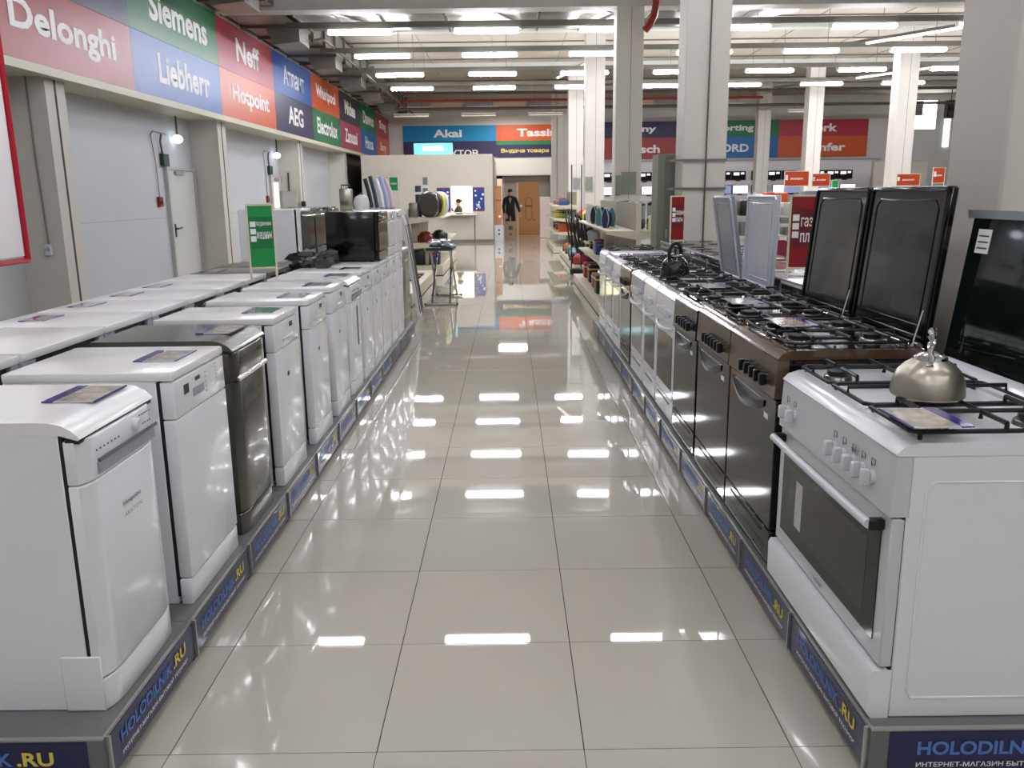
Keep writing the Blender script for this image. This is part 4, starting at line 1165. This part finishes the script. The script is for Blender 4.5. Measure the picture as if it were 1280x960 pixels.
# toaster, blenders
t = thing('toaster', 'cream toaster on the right shelf of the gondola', 'toaster', (1.93, 11.3, 1.091))
B().prism([(-.11, 0), (.11, 0), (.1, .15), (.07, .18), (-.07, .18), (-.1, .15)], 'y', -.08, .08).out('body', mat('cream_plastic', (226, 218, 176), .3), t)
B().box(-.08, .08, -.03, -.01, .178, .182).out('slot', M['darkgap'], t)
B().box(-.108, -.1, -.02, .02, .1, .13).out('lever', M['blackpl'], t)
for k, (x, y) in enumerate(((1.75, 11.5), (1.83, 11.9), (1.98, 12.0), (1.78, 12.4))):
    t = thing('blender', 'glass-jug blender behind the cream toaster, %s' % ('first from the left', 'beside the toaster', 'behind the toaster', 'farthest back')[k], 'blender', (x, y, 1.091), 0, 'blenders on the gondola')
    B().lathe([(.06, 0), (.058, .1), (.045, .13)], n=16).out('base', M['blackpl'], t)
    B().lathe([(.045, .13), (.06, .3), (.058, .3), (.043, .135)], n=16).out('jug', mat('jug_glass', (210, 220, 225), .05, trans=.85), t)
    B().lathe([(.05, .3), (.05, .33), (.02, .35)], n=16).out('lid', M['blackpl'], t)
small_box('coffee_maker', 'black coffee maker standing on the gondola top edge', 'coffee maker', 1.72, 12.9, 1.091, .14, .14, .36, M['blackpl'], lid=M['chrome'])
small_box('food_processor', 'dark food processor with white ring on the gondola', 'food processor', 1.62 + .2, 13.4, 1.091, .18, .16, .33, M['blackpl'], lid=M['whitepl'])
gl = [('red_boxed', (150, 40, 36)), ('green_boxed', (60, 130, 50)), ('blue_boxed', (40, 70, 130)), ('black_boxed', (24, 24, 26)), ('white_boxed', (200, 200, 196)), ('orange_boxed', (196, 84, 36)), ('grey_boxed', (112, 112, 116)), ('yellow_boxed', (206, 190, 70))]
gm_ = [mat(a, c, .4) for a, c in gl]
gw = ['red', 'green', 'blue', 'black', 'white', 'orange', 'grey', 'yellow']
rnd = random.Random(11)
def fill(xs, y0, y1, z, n, desc, hmax=.3, seed=0, w=.14):
    rnd.seed(seed)
    order = ['first', 'second', 'third', 'fourth', 'fifth', 'sixth', 'seventh', 'eighth', 'ninth', 'tenth']
    for k in range(n):
        q = (k + .5) / n
        x = xs[0] + (xs[1] - xs[0]) * rnd.uniform(.35, .65)
        y = y0 + (y1 - y0) * q
        ci = rnd.randrange(8)
        h = rnd.uniform(hmax * .5, hmax)
        small_box('boxed_appliance', '%s boxed appliance, %s from the front on %s' % (gw[ci], order[k], desc), 'box', x, y, z, w * rnd.uniform(.8, 1.2), min(.3, (y1 - y0) / n * .8), h, gm_[ci], 0, 'boxed goods on the shelves', lid=gm_[(ci + 4) % 8])
fill((1.72, 2.08), 10.95, 15.2, .62, 8, 'the lower right shelf of the gondola', .3, 3, .18)
fill((1.26, 1.6), 11.0, 15.2, .62, 6, 'the lower left shelf of the gondola', .22, 4)
fill((1.25, 1.75), 22.9, 26.9, .55, 6, 'the low shelf before the doorway', .25, 5, .3)
fill((1.25, 1.75), 22.9, 26.9, .9, 6, 'the middle shelf before the doorway', .2, 6, .3)
fill((1.25, 1.75), 22.9, 26.9, 1.25, 6, 'the top shelf before the doorway', .22, 7, .3)
fill((1.2, 1.55), 11.0, 15.0, .15, 5, 'the base of the cream gondola', .3, 8, .2)

# vacuum cleaners
def vacuum(label, x, y, z, c, rz=0, up=True):
    t = thing('vacuum_cleaner', label, 'vacuum cleaner', (x, y, z), rz, 'vacuum cleaners on the podium')
    B().lathe([(.001, 0), (.13, .01), (.15, .06), (.14, .14), (.09, .2), (.001, .22)], n=18, sy=1.35).out('body', c, t)
    for s in (-1, 1):
        B().cyl((s * .13, .06, .07), (s * .165, .06, .07), .07, n=16).out('wheel', M['blackpl'], t)
    hp = [(0, -.1, .18), (-.04, -.22, .45), (-.1, -.2, .8), (-.06, -.05, 1.0), (.03, 0, .85), (.06, .02, .5), (.04, .0, .1)]
    if up:
        B().tube(hp, .02, 8).out('hose', M['blackpl'], t)
        B().tube([(.07, .05, .05), (.09, .06, 1.0)], .014, 8).out('wand', M['steel'], t)
        B().box(-.02, .2, -.06, .12, 0, .04, .01).out('floor_head', M['blackpl'], t)
    return t
vc = [('red vacuum cleaner at the front corner of the podium', 1.44, 17.35, .15, gm_[0]), ('black vacuum cleaner with a hose hanging in a loop', 1.62, 17.5, .15, M['blackpl']), ('navy vacuum cleaner behind the red one', 1.45, 18.3, .15, ic[0]), ('grey vacuum cleaner in the middle of the podium', 1.5, 19.3, .15, M['greypl']),
      ('green and black vacuum cleaner farther back on the podium', 1.5, 20.3, .15, ic[2]), ('orange vacuum cleaner at the back of the podium', 1.5, 21.3, .15, gm_[5])]
for (lb, x, y, z, c) in vc: vacuum(lb, x, y, z, c)
for (lb, x, y, z, c) in (('black rounded vacuum cleaner on the upper podium shelf', 1.72, 17.4, 1.0, M['blackpl']), ('yellow vacuum cleaner on the upper podium shelf', 1.7, 18.4, 1.0, gm_[7]), ('orange vacuum cleaner on the upper podium shelf', 1.7, 19.4, 1.0, gm_[5]), ('grey vacuum cleaner on the lower podium shelf', 1.7, 17.4, .62, M['greypl']), ('blue vacuum cleaner on the lower podium shelf', 1.7, 18.4, .62, ic[0])):
    vacuum(lb, x, y, z, c, up=False)
t = thing('floor_steamer', 'tall black steamer frame with white card beside the far column', 'steamer', (1.22, 16.75, 0))
B().tube([(0, 0, .1), (0, 0, 2.1), (.19, 0, 2.1), (.19, 0, .1)], .011, 8).out('frame', M['blackpl'], t)
B().box(.02, .17, -.012, -.002, 1.62, 1.86).out('white_card', M['cardw'], t)
B().box(-.03, .22, -.1, .1, 0, .12, .02).out('base', M['blackpl'], t)
for i, (x, y, z0, z1, lb) in enumerate(((2.0, 15.39, 1.55, 1.92, 'small grey-green notice board on the third column, wider one'), (1.89, 21.39, 1.62, 1.95, 'small notice board on the fourth column'), (1.9, 15.385, 1.52, 1.86, 'narrow grey notice on the left edge of the third column'))):
    w = (.26, .18, .085)[i]
    t = thing('notice_board', lb, 'sign', (x, y, z0))
    B().box(0, w, -.012, 0, 0, z1 - z0, .002).out('board', mat('grey_green_print', (124, 128, 112), .25, var=.15, scale=8), t)
    B().box(-.006, w + .006, -.006, .002, -.006, z1 - z0 + .006).out('frame', M['greypl'], t)

# ================================================================ LEFT SIDE GOODS
def round_case(label, x, y, z, rx, rzz, th, c, c2):
    t = thing('rounded_appliance', label, 'appliance', (x, y, z), 0, 'rounded appliances on the left gondola')
    rings = []
    for (yy, s) in ((-th / 2, .82), (-th * .38, .95), (0, 1), (th * .38, .95), (th / 2, .82)):
        rings.append([(rx * s * math.copysign(abs(math.cos(a)) ** .75, math.cos(a)), yy, rzz + rzz * s * math.copysign(abs(math.sin(a)) ** .75, math.sin(a)) * .999 + rzz * (1 - s) * -.0) for a in [2 * math.pi * k / 24 for k in range(24)]])
    b = B(); b.ring(rings); b.out('shell', c, t)
    B().tube([(rx * .97 * math.cos(a), 0, rzz + rzz * .97 * math.sin(a)) for a in [2 * math.pi * k / 24 for k in range(24)]], .012, 6, closed=True).out('trim_band', c2, t)
    return t
rc = [('large dark brown rounded appliance at the front of the shelf', mat('dark_taupe_shell', (66, 58, 50), .25, coat=.3), M['blackpl']), ('black rounded appliance second on the shelf', M['blackpl'], M['chrome']), ('yellow-striped rounded appliance third on the shelf', gm_[7], M['blackpl']), ('white rounded appliance fourth on the shelf', M['whitepl'], M['chrome'])]
for k, (lb, c, c2) in enumerate(rc):
    round_case(lb, -1.58 + k * .035, 17.1 + k * .42, 1.135, .2, .25, .3, c, c2)
small_box('metal_bin', 'grey metal bin beside the dark rounded appliance', 'bin', -1.88, 17.0, 1.131, .17, .2, .29, M['galv'])
small_box('display_stand', 'blue and white leaflet stand behind the metal bin', 'stand', -1.84, 17.6, 1.131, .12, .04, .62, ic[0], lid=M['whitepl'])
small_box('display_stand', 'green-grey leaflet stand at the left end of the shelf', 'stand', -1.75, 18.2, 1.131, .1, .04, .8, gm_[6], lid=M['whitepl'])
vacuum('red vacuum cleaner on the middle shelf of the left gondola', -1.68, 17.2, .641, mat('dark_red_shell', (110, 24, 26), .2, coat=.3), up=False)
vacuum('black vacuum cleaner on the middle shelf of the left gondola', -1.46, 17.9, .641, M['blackpl'], up=False)
small_box('printed_carton', 'blue and red printed carton on the lowest shelf of the left gondola', 'box', -1.5, 17.1, .201, .22, .3, .26, ic[0], lid=gm_[0])
small_box('printed_carton', 'black carton on the lowest shelf of the left gondola', 'box', -1.8, 17.1, .201, .22, .3, .3, M['blackpl'])
for k in range(3):
    small_box('floor_scale', 'flat dark scale lying on the low podium, %s' % ('front one', 'middle one', 'back one')[k], 'scale', -1.66, 13.9 + k * .45, .201, .3, .3, .03, M['blackpl'], group='scales on the podium')
# leaning ironing boards in white covers
for k, (x, y) in enumerate(((-1.16, 9.6), (-1.2, 11.0), (-1.22, 11.35))):
    t = thing('leaning_board', ('white slanted ironing board cover at the end of the left row', 'white rolled board leaning at the shelf end', 'dark board leaning behind the white one')[k], 'ironing board', (x, y + .0, 0), 0, 'boards leaning at the end of the left row')
    m_ = Matrix.Rotation(-.13, 4, 'Y')
    B().prism([(-.02, 0.0), (.02, 0.0), (.02, 1.25), (0, 1.33), (-.02, 1.25)], 'y', 0, .26).xf(m_).out('board', (M['whitepl'], M['whitepl'], ic[0])[k], t)
    B().tube([(.024, .04, .05), (.024, .04, 1.2), (.024, .22, 1.2), (.024, .22, .05)], .008).xf(m_).out('leg', M['steel'], t)
# ironing board stand seen end-on
t = thing('ironing_board', 'ironing board standing in the aisle under crumpled clear plastic', 'ironing board', (-1.0, 12.2, 0))
B().tube([(-.225, 0, .02), (.225, 0, .02)], .018).out('foot_bar', M['steel'], t)
B().tube([(-.215, 1.15, .02), (.225, 1.15, .02)], .018).out('foot_bar', M['steel'], t)
for s in (-1, 1):
    for yy in (0, 1.15):
        B().cyl((s * .22, yy, .02), (s * .245, yy, .02), .018).out('foot_cap', M['blackpl'], t)
    B().tube([(s * .13, 0, .02), (s * .11, 1.0, .8)], .017).out('leg', M['steel'], t)
    B().tube([(s * .16, 1.15, .02), (s * .14, .15, .8)], .017).out('leg', M['steel'], t)
B().prism([(-.19, -.1), (.19, -.1), (.2, .6), (.12, 1.15), (0, 1.25), (-.12, 1.15), (-.2, .6)], 'z', .79, .83).out('board', mat('dark_green_cover', (40, 52, 46), .6), t)
b = B()
rnd.seed(3)
for k in range(14):
    b.ball((rnd.uniform(-.13, .13), rnd.uniform(-.05, .6), .85 + rnd.uniform(0, .05)), (.09, .11, .04), 8)
for v in b.bm.verts: v.co += Vector((rnd.uniform(-.012, .012), rnd.uniform(-.012, .012), rnd.uniform(-.01, .01)))
b.out('plastic_wrap', mat('grey_film', (150, 156, 158), .2, spec=.8, trans=.25), t, smooth=False)['kind'] = 'stuff'
# goods on the shelf at the row end
t = thing('water_cooler', 'tall silver-grey canister with a handle behind the black tabletop dishwasher', 'canister', (-1.9, 10.1, 1.402))
B().box(-.07, .07, -.06, .06, 0, .25, .012, 2).out('body', M['steel'], t)
B().tube([(-.05, 0, .25), (-.05, 0, .29), (.05, 0, .29), (.05, 0, .25)], .008).out('handle', M['blackpl'], t)
t = thing('wrapped_pot', 'round pot wrapped in white film beside the silver canister', 'pot', (-1.72, 10.1, 1.402))
B().lathe([(.001, 0), (.09, .005), (.1, .08), (.08, .15), (.03, .18), (.001, .18)], n=16).out('body', M['whitepl'], t)
B().ball((0, 0, .185), .02, 8).out('knob', M['blackpl'], t)
for k in range(5):
    t = thing('rolled_cover', ('dark rolled board cover', 'teal rolled board cover', 'white rolled board cover', 'blue and white rolled board cover', 'pale pink rolled board cover')[k] + ' leaning on the shelf at the row end', 'cover', (-1.60 + k * .045, 10.1 + k * .1, 1.401), 0, 'rolled covers on the shelf')
    B().tube([(0, 0, .03), (-.03 + k * .004, 0, .2), (-.07, 0, .36 + .03 * (k % 2))], .026).out('roll', (M['blackpl'], mat('deep_teal', (30, 66, 80), .4), M['whitepl'], mat('pale_blue_cover', (160, 172, 214), .5), mat('pale_pink_cover', (214, 190, 200), .5))[k], t)
    B().cyl((0, 0, 0), (0, 0, .03), .03).out('end_cap', M['greypl'], t)

# ================================================================ ORDER WINDOW, POSTERS, COUNTER
for i, (x0, x1) in enumerate(((-2.36, -1.92), (-1.18, -.8))):
    t = thing('poster', '%s blue festive poster beside the order window' % ('left', 'right')[i], 'poster', (x0, PY - .012, 1.02), 0, 'posters by the order window')
    w = x1 - x0
    B().box(0, w, -.006, 0, 0, .77).out('sheet', mat('poster_blue', (28, 52, 124), .4, var=.3, scale=9), t)
    B().box(0, w, -.008, -.006, 0, .03).out('red_edge', gm_[0], t); B().box(0, w, -.008, -.006, .74, .77).out('red_edge', gm_[0], t)
    rnd.seed(i + 20)
    for q in range(12):
        a, c_ = rnd.uniform(.05, w - .05), rnd.uniform(.08, .7)
        rr = rnd.uniform(.015, .045)
        B().cyl((a, -.009, c_), (a, -.006, c_), rr, n=8).out('snow_dot', M['letwhite'], t)
t = thing('counter', 'narrow pale counter shelf under the order window', 'counter', (-2.1, PY - .38, 0))
B().box(0, 1.05, 0, .36, .9, .93, .004).out('top', M['whitetop'], t)
B().cyl((.98, .04, 0), (.98, .04, .9), .02).out('leg', mat('dark_pole', (110, 104, 92), .4), t)
small_box('paper_tray', 'small grey paper tray on the counter', 'tray', -1.62, PY - .2, .93, .2, .15, .04, M['letdark'])

# ================================================================ CARTONS AT THE DOORWAY
def carton(label, x, y, z, w, d, h, mt, marks=(), tape=True):
    t = thing('carton', label, 'box', (x, y, z), 0, 'cartons near the doorway')
    B().box(-w / 2, w / 2, -d / 2, d / 2, 0, h, .006).out('body', mt, t)
    if tape: B().box(-w / 2 - .001, w / 2 + .001, -d / 2 - .002, -d / 2, h * .62, h * .62 + .03).out('tape', M['rust'], t)
    for (a, c_, s, m2) in marks:
        B().box(a - s / 2, a + s / 2, -d / 2 - .003, -d / 2, c_ - s / 2, c_ + s / 2).out('printed_mark', m2, t)
    return t
carton('white carton with black arrows on the floor left of the doorway', -.34, 28.9, 0, .3, .3, .55, M['cardw'], [(0, .38, .06, M['letdark']), (0, .25, .06, M['letdark'])], False)
carton('tall narrow brown carton standing on the white carton', -.36, 28.9, .55, .22, .25, 1.28, M['carton'], [(.05, .28, .07, M['letwhite'])])
carton('brown carton on the floor in front of the man', .05, 30.2, 0, .36, .3, .62, M['cartondk'], [(0, .4, .14, M['letdark']), (0, .18, .07, M['letdark'])], False)
t = carton('door-sized brown carton leaning in the far doorway', .78, 34.0, 0, .80, .12, 2.0, M['carton'], [(.22, .55, .05, M['letdark']), (-.3, 1.1, .08, M['letwhite'])], False)
for z0, z1 in ((.5, 1.1), (1.0, 1.45)):
    pass
o_ = [(.0 + .13 * math.cos(a), -.064, (1.28 if math.sin(a) >= 0 else .68) + .13 * math.sin(a)) for a in [2 * math.pi * k / 28 for k in range(28)]]
B().tube(o_, .008, 5, closed=True).out('printed_outline', M['rust'], t)
B().box(-.13, .13, -.066, -.061, 1.06, 1.12).out('printed_bar', M['rust'], t)
B().box(-.46, -.40, -.05, .05, 0, 2.0).out('edge_board', mat('pale_pink_edge', (224, 176, 144), .6), t)
t = thing('white_panel', 'smooth pale slab standing right of the far doorway', 'panel', (1.10, 30.8, 0))
B().box(0, .38, 0, .5, 0, 1.45, .01).out('body', mat('pale_slab', (196, 178, 166), .4), t)
B().box(0, .38, -.004, 0, 1.43, 1.45).out('top_edge', M['whitepl'], t)
a = bpy.data.lights.new('doorway_fill', 'AREA'); a.energy = 120; a.size = 1.2; a.color = (1, .93, .85)  # added fill light in front of the doorway, boosts the far end
ao = bpy.data.objects.new('doorway_fill', a); ao.location = (.1, 35.3, 4.8); COL.objects.link(ao)
struct('trim_4', B().box(-.5, -.28, YB - .03, YB + .02, 0, 2.2), mat('pinkish_lit_jamb', (236, 206, 184), .5))  # bright pinkish light on the white jamb put into its colour

# ================================================================ TELEVISIONS ON THE RIGHT BACK WALL
struct('wall_display', B().box(3.9, 15.6, YB - .12, YB - .02, 1.2, 2.85), mat('white_display_wall', (226, 220, 222), .6))
struct('trim_5', B().box(3.9, 15.9, YB - .3, YB - .1, 2.83, 2.88), M['beam'])
def X2(px): return (px - 636.5) * 0.0345
scr = [mat('screen_a', (30, 40, 60), .1, emit=(150, 165, 200), estr=.5), mat('screen_b', (20, 20, 26), .1, emit=(230, 225, 235), estr=.9), mat('screen_off', (12, 12, 14), .08)]
k = 0
colname = ['first', 'second', 'third', 'fourth', 'fifth', 'sixth', 'seventh', 'eighth', 'ninth', 'tenth', 'eleventh', 'twelfth']
for (row, zc, pxs, s_) in (('upper', 2.2, (762, 806, 826, 905, 923, 948, 967, 986, 1022, 1040, 1056), .62), ('lower', 1.62, (760, 790, 812, 905, 926, 950, 976, 990, 1010, 1030, 1060), .7)):
    for q, px in enumerate(pxs):
        x = X2(px)
        t = thing('television', 'television on the white display wall, %s row, %s from the left' % (row, colname[q]), 'television', (x, YB - .2, zc), 0, 'televisions on the display wall')
        B().box(-s_ / 2, s_ / 2, -.02, .03, -.18, .2, .006).out('bezel', M['blackpl'], t)
        B().box(-s_ / 2 + .025, s_ / 2 - .025, -.024, -.02, -.15 if row == 'upper' else -.16, .18 if row == 'lower' else .17).out('screen', scr[2] if row == 'upper' else scr[k % 2], t)
        if row == 'upper':
            B().box(-s_ * .35, s_ * .05, -.026, -.024, .02, .14).out('lit_picture', scr[1], t)
            B().box(s_ * .15, s_ * .38, -.026, -.024, .06, .14).out('lit_picture', scr[1], t)
        B().box(-.1, .1, .0, .08, -.22, -.18).out('stand', M['blackpl'], t)
        k += 1
# racks in the right hall seen between the open lids
def rack(label, x0, x1, y0, zs, seed):
    t = thing('storage_rack', label, 'rack', (0, 0, 0), 0, 'racks in the right hall')
    for x in (x0, x1 - .04):
        for y in (y0, y0 + .46):
            B().box(x, x + .04, y, y + .04, 0, zs[-1] + .25).out('post', M['whitepl'], t)
    for z in zs:
        B().box(x0, x1, y0, y0 + .5, z - .03, z).out('shelf_board', M['cream'], t)
    rnd.seed(seed)
    for zi, z in enumerate(zs):
        x = x0 + .06
        n = 0
        while x < x1 - .25:
            w = rnd.uniform(.14, .3)
            ci = rnd.choice([3, 3, 6, 3, 6, 3, 4, 0, 5, 2])
            h = rnd.uniform(.12, .26)
            small_box('boxed_appliance', '%s appliance on %s, %s shelf, %s from left' % (gw[ci], label.split(',')[0], ('lowest', 'middle', 'top')[zi], ('first', 'second', 'third', 'fourth', 'fifth', 'sixth', 'seventh', 'eighth', 'ninth', 'tenth', 'eleventh', 'twelfth', 'thirteenth', 'fourteenth', 'fifteenth', 'sixteenth')[min(n, 15)]), 'box', x + w / 2, y0 + .22, z, w, .3, h, gm_[ci], 0, 'goods on the racks')
            x += w + rnd.uniform(.02, .1)
            n += 1
rack('nearer white rack, beyond the open grey lids', 3.4, 5.6, 14.0, (.5, .85, 1.17), 41)
rack('farther white rack, behind the dark red board', 5.0, 8.6, 17.6, (.5, .9, 1.3), 42)
# burgundy rounded chair back by the rack
t = thing('office_chair', 'burgundy rounded chair back seen behind the burgundy hob', 'chair', (2.86, 9.0, 0))
B().prism([(-.14, .8), (.14, .8), (.14, .93), (.1, 1.02), (.04, 1.06), (-.04, 1.06), (-.1, 1.02), (-.14, .93)], 'y', -.03, .03).out('backrest', mat('burgundy_cloth', (122, 30, 52), .6), t)
B().box(-.2, .2, -.06, .36, .44, .52, .03, 2).out('seat', mat('burgundy_cloth', (122, 30, 52), .6), t)
B().cyl((0, .15, .06), (0, .15, .44), .025).out('column_post', M['blackpl'], t)
B().tube([(0, .04, .48), (0, .06, .8), (0, .03, .95)], .015).out('back_stem', M['blackpl'], t)
for q in range(5):
    an = q * 2 * math.pi / 5
    B().tube([(0, .15, .1), (.24 * math.cos(an), .15 + .24 * math.sin(an), .05), (.25 * math.cos(an), .15 + .25 * math.sin(an), .0)], .018).out('leg', M['blackpl'], t)
# far right: low partition, loudspeaker, tall glowing strip
struct('wall_low', B().box(14.3, 16.4, 34.0, 34.12, 0, 2.62), mat('partition_paint', (186, 178, 165), .6))
t = thing('loudspeaker', 'black hanging loudspeaker beside the bright window', 'loudspeaker', (17.15, 34.0, 4.22))
B().box(-.18, .18, 0, .3, 0, .66, .02).out('cabinet', M['blackpl'], t)
for q in range(2): B().lathe([(.12, 0), (.14, .01), (.12, .02), (.02, .012)], n=16).xf(Matrix.Rotation(math.pi / 2, 4, 'X')).xf(Matrix.Translation((0, 0, .18 + q * .3))).out('cone', M['letdark'], t)
B().cyl((0, .15, .66), (0, .15, 1.28), .015).out('bracket', M['tray'], t)
struct('wall_strip', B().box(18.62, 18.86, YB - .05, YB - .01, 3.3, 4.7), mat('pale_glow_strip', (240, 240, 236), .4, emit=(240, 244, 240), estr=1.2))  # lighter strip set on the wall face, given emission

# ================================================================ PEOPLE
def person(label, loc, rz, joints, edges, radii, cloth, pants_z, head, hair=True, seated=False, name='person'):
    """joints: list of points; skin modifier body; materials by region"""
    me = bpy.data.meshes.new('body')
    me.from_pydata([Vector(j) for j in joints], edges, [])
    o = bpy.data.objects.new('body_tmp', me); COL.objects.link(o)
    sk = o.modifiers.new('skin', 'SKIN'); sk.use_smooth_shade = True
    for i, rr in enumerate(radii):
        v = me.skin_vertices[0].data[i]
        v.radius = rr if isinstance(rr, tuple) else (rr, rr)
        v.use_root = (i == 0)
    sb = o.modifiers.new('sub', 'SUBSURF'); sb.levels = 2; sb.render_levels = 2
    dg = bpy.context.evaluated_depsgraph_get()
    m2 = bpy.data.meshes.new_from_object(o.evaluated_get(dg))
    bpy.data.objects.remove(o)
    m2.materials.clear()
    m2.materials.append(cloth); m2.materials.append(M['skin']); m2.materials.append(M['hair'])
    hz, hands = head
    for p in m2.polygons:
        c = p.center
        p.use_smooth = True
        if c.z > hz: p.material_index = 1
        for (h_, rr) in hands:
            if (c - Vector(h_)).length < rr: p.material_index = 1
    b = tag(link(name, m2, None, loc, (0, 0, rz)), label, 'person')
    return b
# standing man in black, bending his head, one arm reaching down to the carton
J = [(0, 0, .93), (0, 0, 1.12), (0, -.01, 1.32), (0, -.02, 1.42), (0, -.04, 1.50), (0, -.075, 1.58), (0, -.075, 1.66),      # 0-6 spine, head
     (-.19, -.01, 1.39), (-.25, -.02, 1.12), (-.22, -.08, .88), (-.21, -.11, .80),                                          # 7-10 arm (viewer left)
     (.19, -.01, 1.39), (.27, -.03, 1.13), (.34, -.1, .92), (.36, -.13, .84),                                              # 11-14 arm (viewer right)
     (-.09, 0, .88), (-.10, -.01, .48), (-.11, .02, .09), (-.11, -.12, .04),                                               # 15-18
     (.09, 0, .88), (.12, -.02, .48), (.14, .02, .09), (.15, -.12, .04)]
E_ = [(0, 1), (1, 2), (2, 3), (3, 4), (4, 5), (5, 6), (3, 7), (7, 8), (8, 9), (9, 10), (3, 11), (11, 12), (12, 13), (13, 14), (0, 15), (15, 16), (16, 17), (17, 18), (0, 19), (19, 20), (20, 21), (21, 22)]
R_ = [(.16, .11), (.16, .11), (.19, .12), (.12, .09), .06, (.078, .095), (.07, .085), .075, .058, .045, .032, .075, .058, .045, .032, .1, .075, .05, .04, .1, .075, .05, .04]
def fingers(J, E_, R_, wrist, d):
    base = J[wrist]
    for q in range(5):
        off = (-.03 + .015 * q)
        ln = (.07, .09, .1, .09, .07)[q] if q else .06
        a_ = (base[0] + off, base[1] - .01, base[2] - .04)
        b_ = (base[0] + off * 1.3 + (-.03 if q == 0 else 0) * d, base[1] - .03, base[2] - .04 - ln * .55)
        c_ = (b_[0], b_[1] + .01, b_[2] - ln * .4)
        i = len(J)
        J += [a_, b_, c_]; E_ += [(wrist, i), (i, i + 1), (i + 1, i + 2)]; R_ += [.012, .009, .007]
fingers(J, E_, R_, 10, 1); fingers(J, E_, R_, 14, -1)
man = person('man in black jacket and trousers, head bowed, standing in the far doorway', (.05, 31.3, 0), 0, J, E_, R_, M['cloth'], .9, (1.50, [((-.21, -.11, .76), .12), ((.36, -.13, .80), .12)]))
B().lathe([(.082, 0), (.088, .04), (.075, .09), (.04, .115), (.001, .12)], (0, -.048, 1.635), 16, .96, 1.08).out('hair', M['hair'], man)
B().ball((0, -.165, 1.60), (.012, .018, .02), 8).out('nose', M['skin'], man)
for s in (-1, 1):
    B().ball((s * .03, -.158, 1.625), .009, 6).out('eye', M['hair'], man)
    B().ball((s * .083, -.07, 1.61), (.012, .02, .028), 8).out('ear', M['skin'], man)
B().box(-.022, .022, -.166, -.158, 1.553, 1.559).out('mouth', mat('lips', (140, 80, 74), .5), man)
B().prism([(-.05, 1.36), (.0, 1.2), (.05, 1.36), (.03, 1.44), (-.03, 1.44)], 'y', -.145, -.12).out('shirt_front', M['cartondk'], man)

def seated(label, x, y, cloth, tilt=0, hairb=True):
    J = [(0, 0, .5), (0, 0, .78), (0, -.02, 1.0), (0, -.03, 1.1), (0, -.04, 1.17), (.0, -.06, 1.25), (0, -.06, 1.33),
         (-.16, -.02, 1.06), (-.2, -.12, .9), (-.12, -.26, .96), (-.06, -.32, .97), (.16, -.02, 1.06), (.2, -.12, .9), (.14, -.26, .96), (.08, -.32, .97),
         (-.1, -.02, .5), (-.12, -.35, .5), (-.12, -.36, .08), (.1, -.02, .5), (.12, -.35, .5), (.12, -.36, .08)]
    E_ = [(0, 1), (1, 2), (2, 3), (3, 4), (4, 5), (5, 6), (3, 7), (7, 8), (8, 9), (9, 10), (3, 11), (11, 12), (12, 13), (13, 14), (0, 15), (15, 16), (16, 17), (0, 18), (18, 19), (19, 20)]
    R_ = [(.15, .11), (.14, .1), (.16, .1), (.1, .08), .05, (.07, .085), (.065, .075), .065, .05, .038, .028, .065, .05, .038, .028, .09, .07, .05, .09, .07, .05]
    fingers(J, E_, R_, 10, 1); fingers(J, E_, R_, 14, -1)
    p = person(label, (x, y, .02), tilt, J, E_, R_, cloth, .5, (1.17, [((-.06, -.32, .95), .1), ((.08, -.32, .95), .1)]))
    B().lathe([(.078, -.03), (.084, .04), (.072, .09), (.04, .11), (.001, .115)], (0, -.035, 1.3), 16, .97, 1.06).out('hair', M['hair'], p)
    if hairb: B().ball((.0, .06, 1.34), .04, 10).out('hair_bun', M['hair'], p)
    B().ball((0, -.145, 1.27), (.01, .016, .018), 8).out('nose', M['skin'], p)
    for s in (-1, 1):
        B().ball((s * .028, -.138, 1.29), .008, 6).out('eye', M['hair'], p)
    B().box(-.018, .018, -.142, -.136, 1.225, 1.23).out('mouth', mat('lips', (140, 80, 74), .5), p)
    t = thing('stool', 'plain stool inside the booth under the %s' % label.split(',')[0], 'stool', (x, y, 0))
    B().cyl((0, 0, .4), (0, 0, .44), .18, n=16).out('seat', M['greypl'], t)
    for s in range(4):
        an = math.pi / 4 + s * math.pi / 2
        B().cyl((.12 * math.cos(an), .12 * math.sin(an), .4), (.16 * math.cos(an), .16 * math.sin(an), 0), .012).out('leg', M['steel'], t)
seated('woman in dark olive top with hair tied back, sitting behind the order window', -1.66, 28.95, mat('olive_top', (52, 56, 36), .8), tilt=-1.1)
seated('person in navy clothes, mostly hidden behind the left poster', -2.13, 29.6, mat('navy_cloth', (26, 36, 64), .8), tilt=.3, hairb=False)
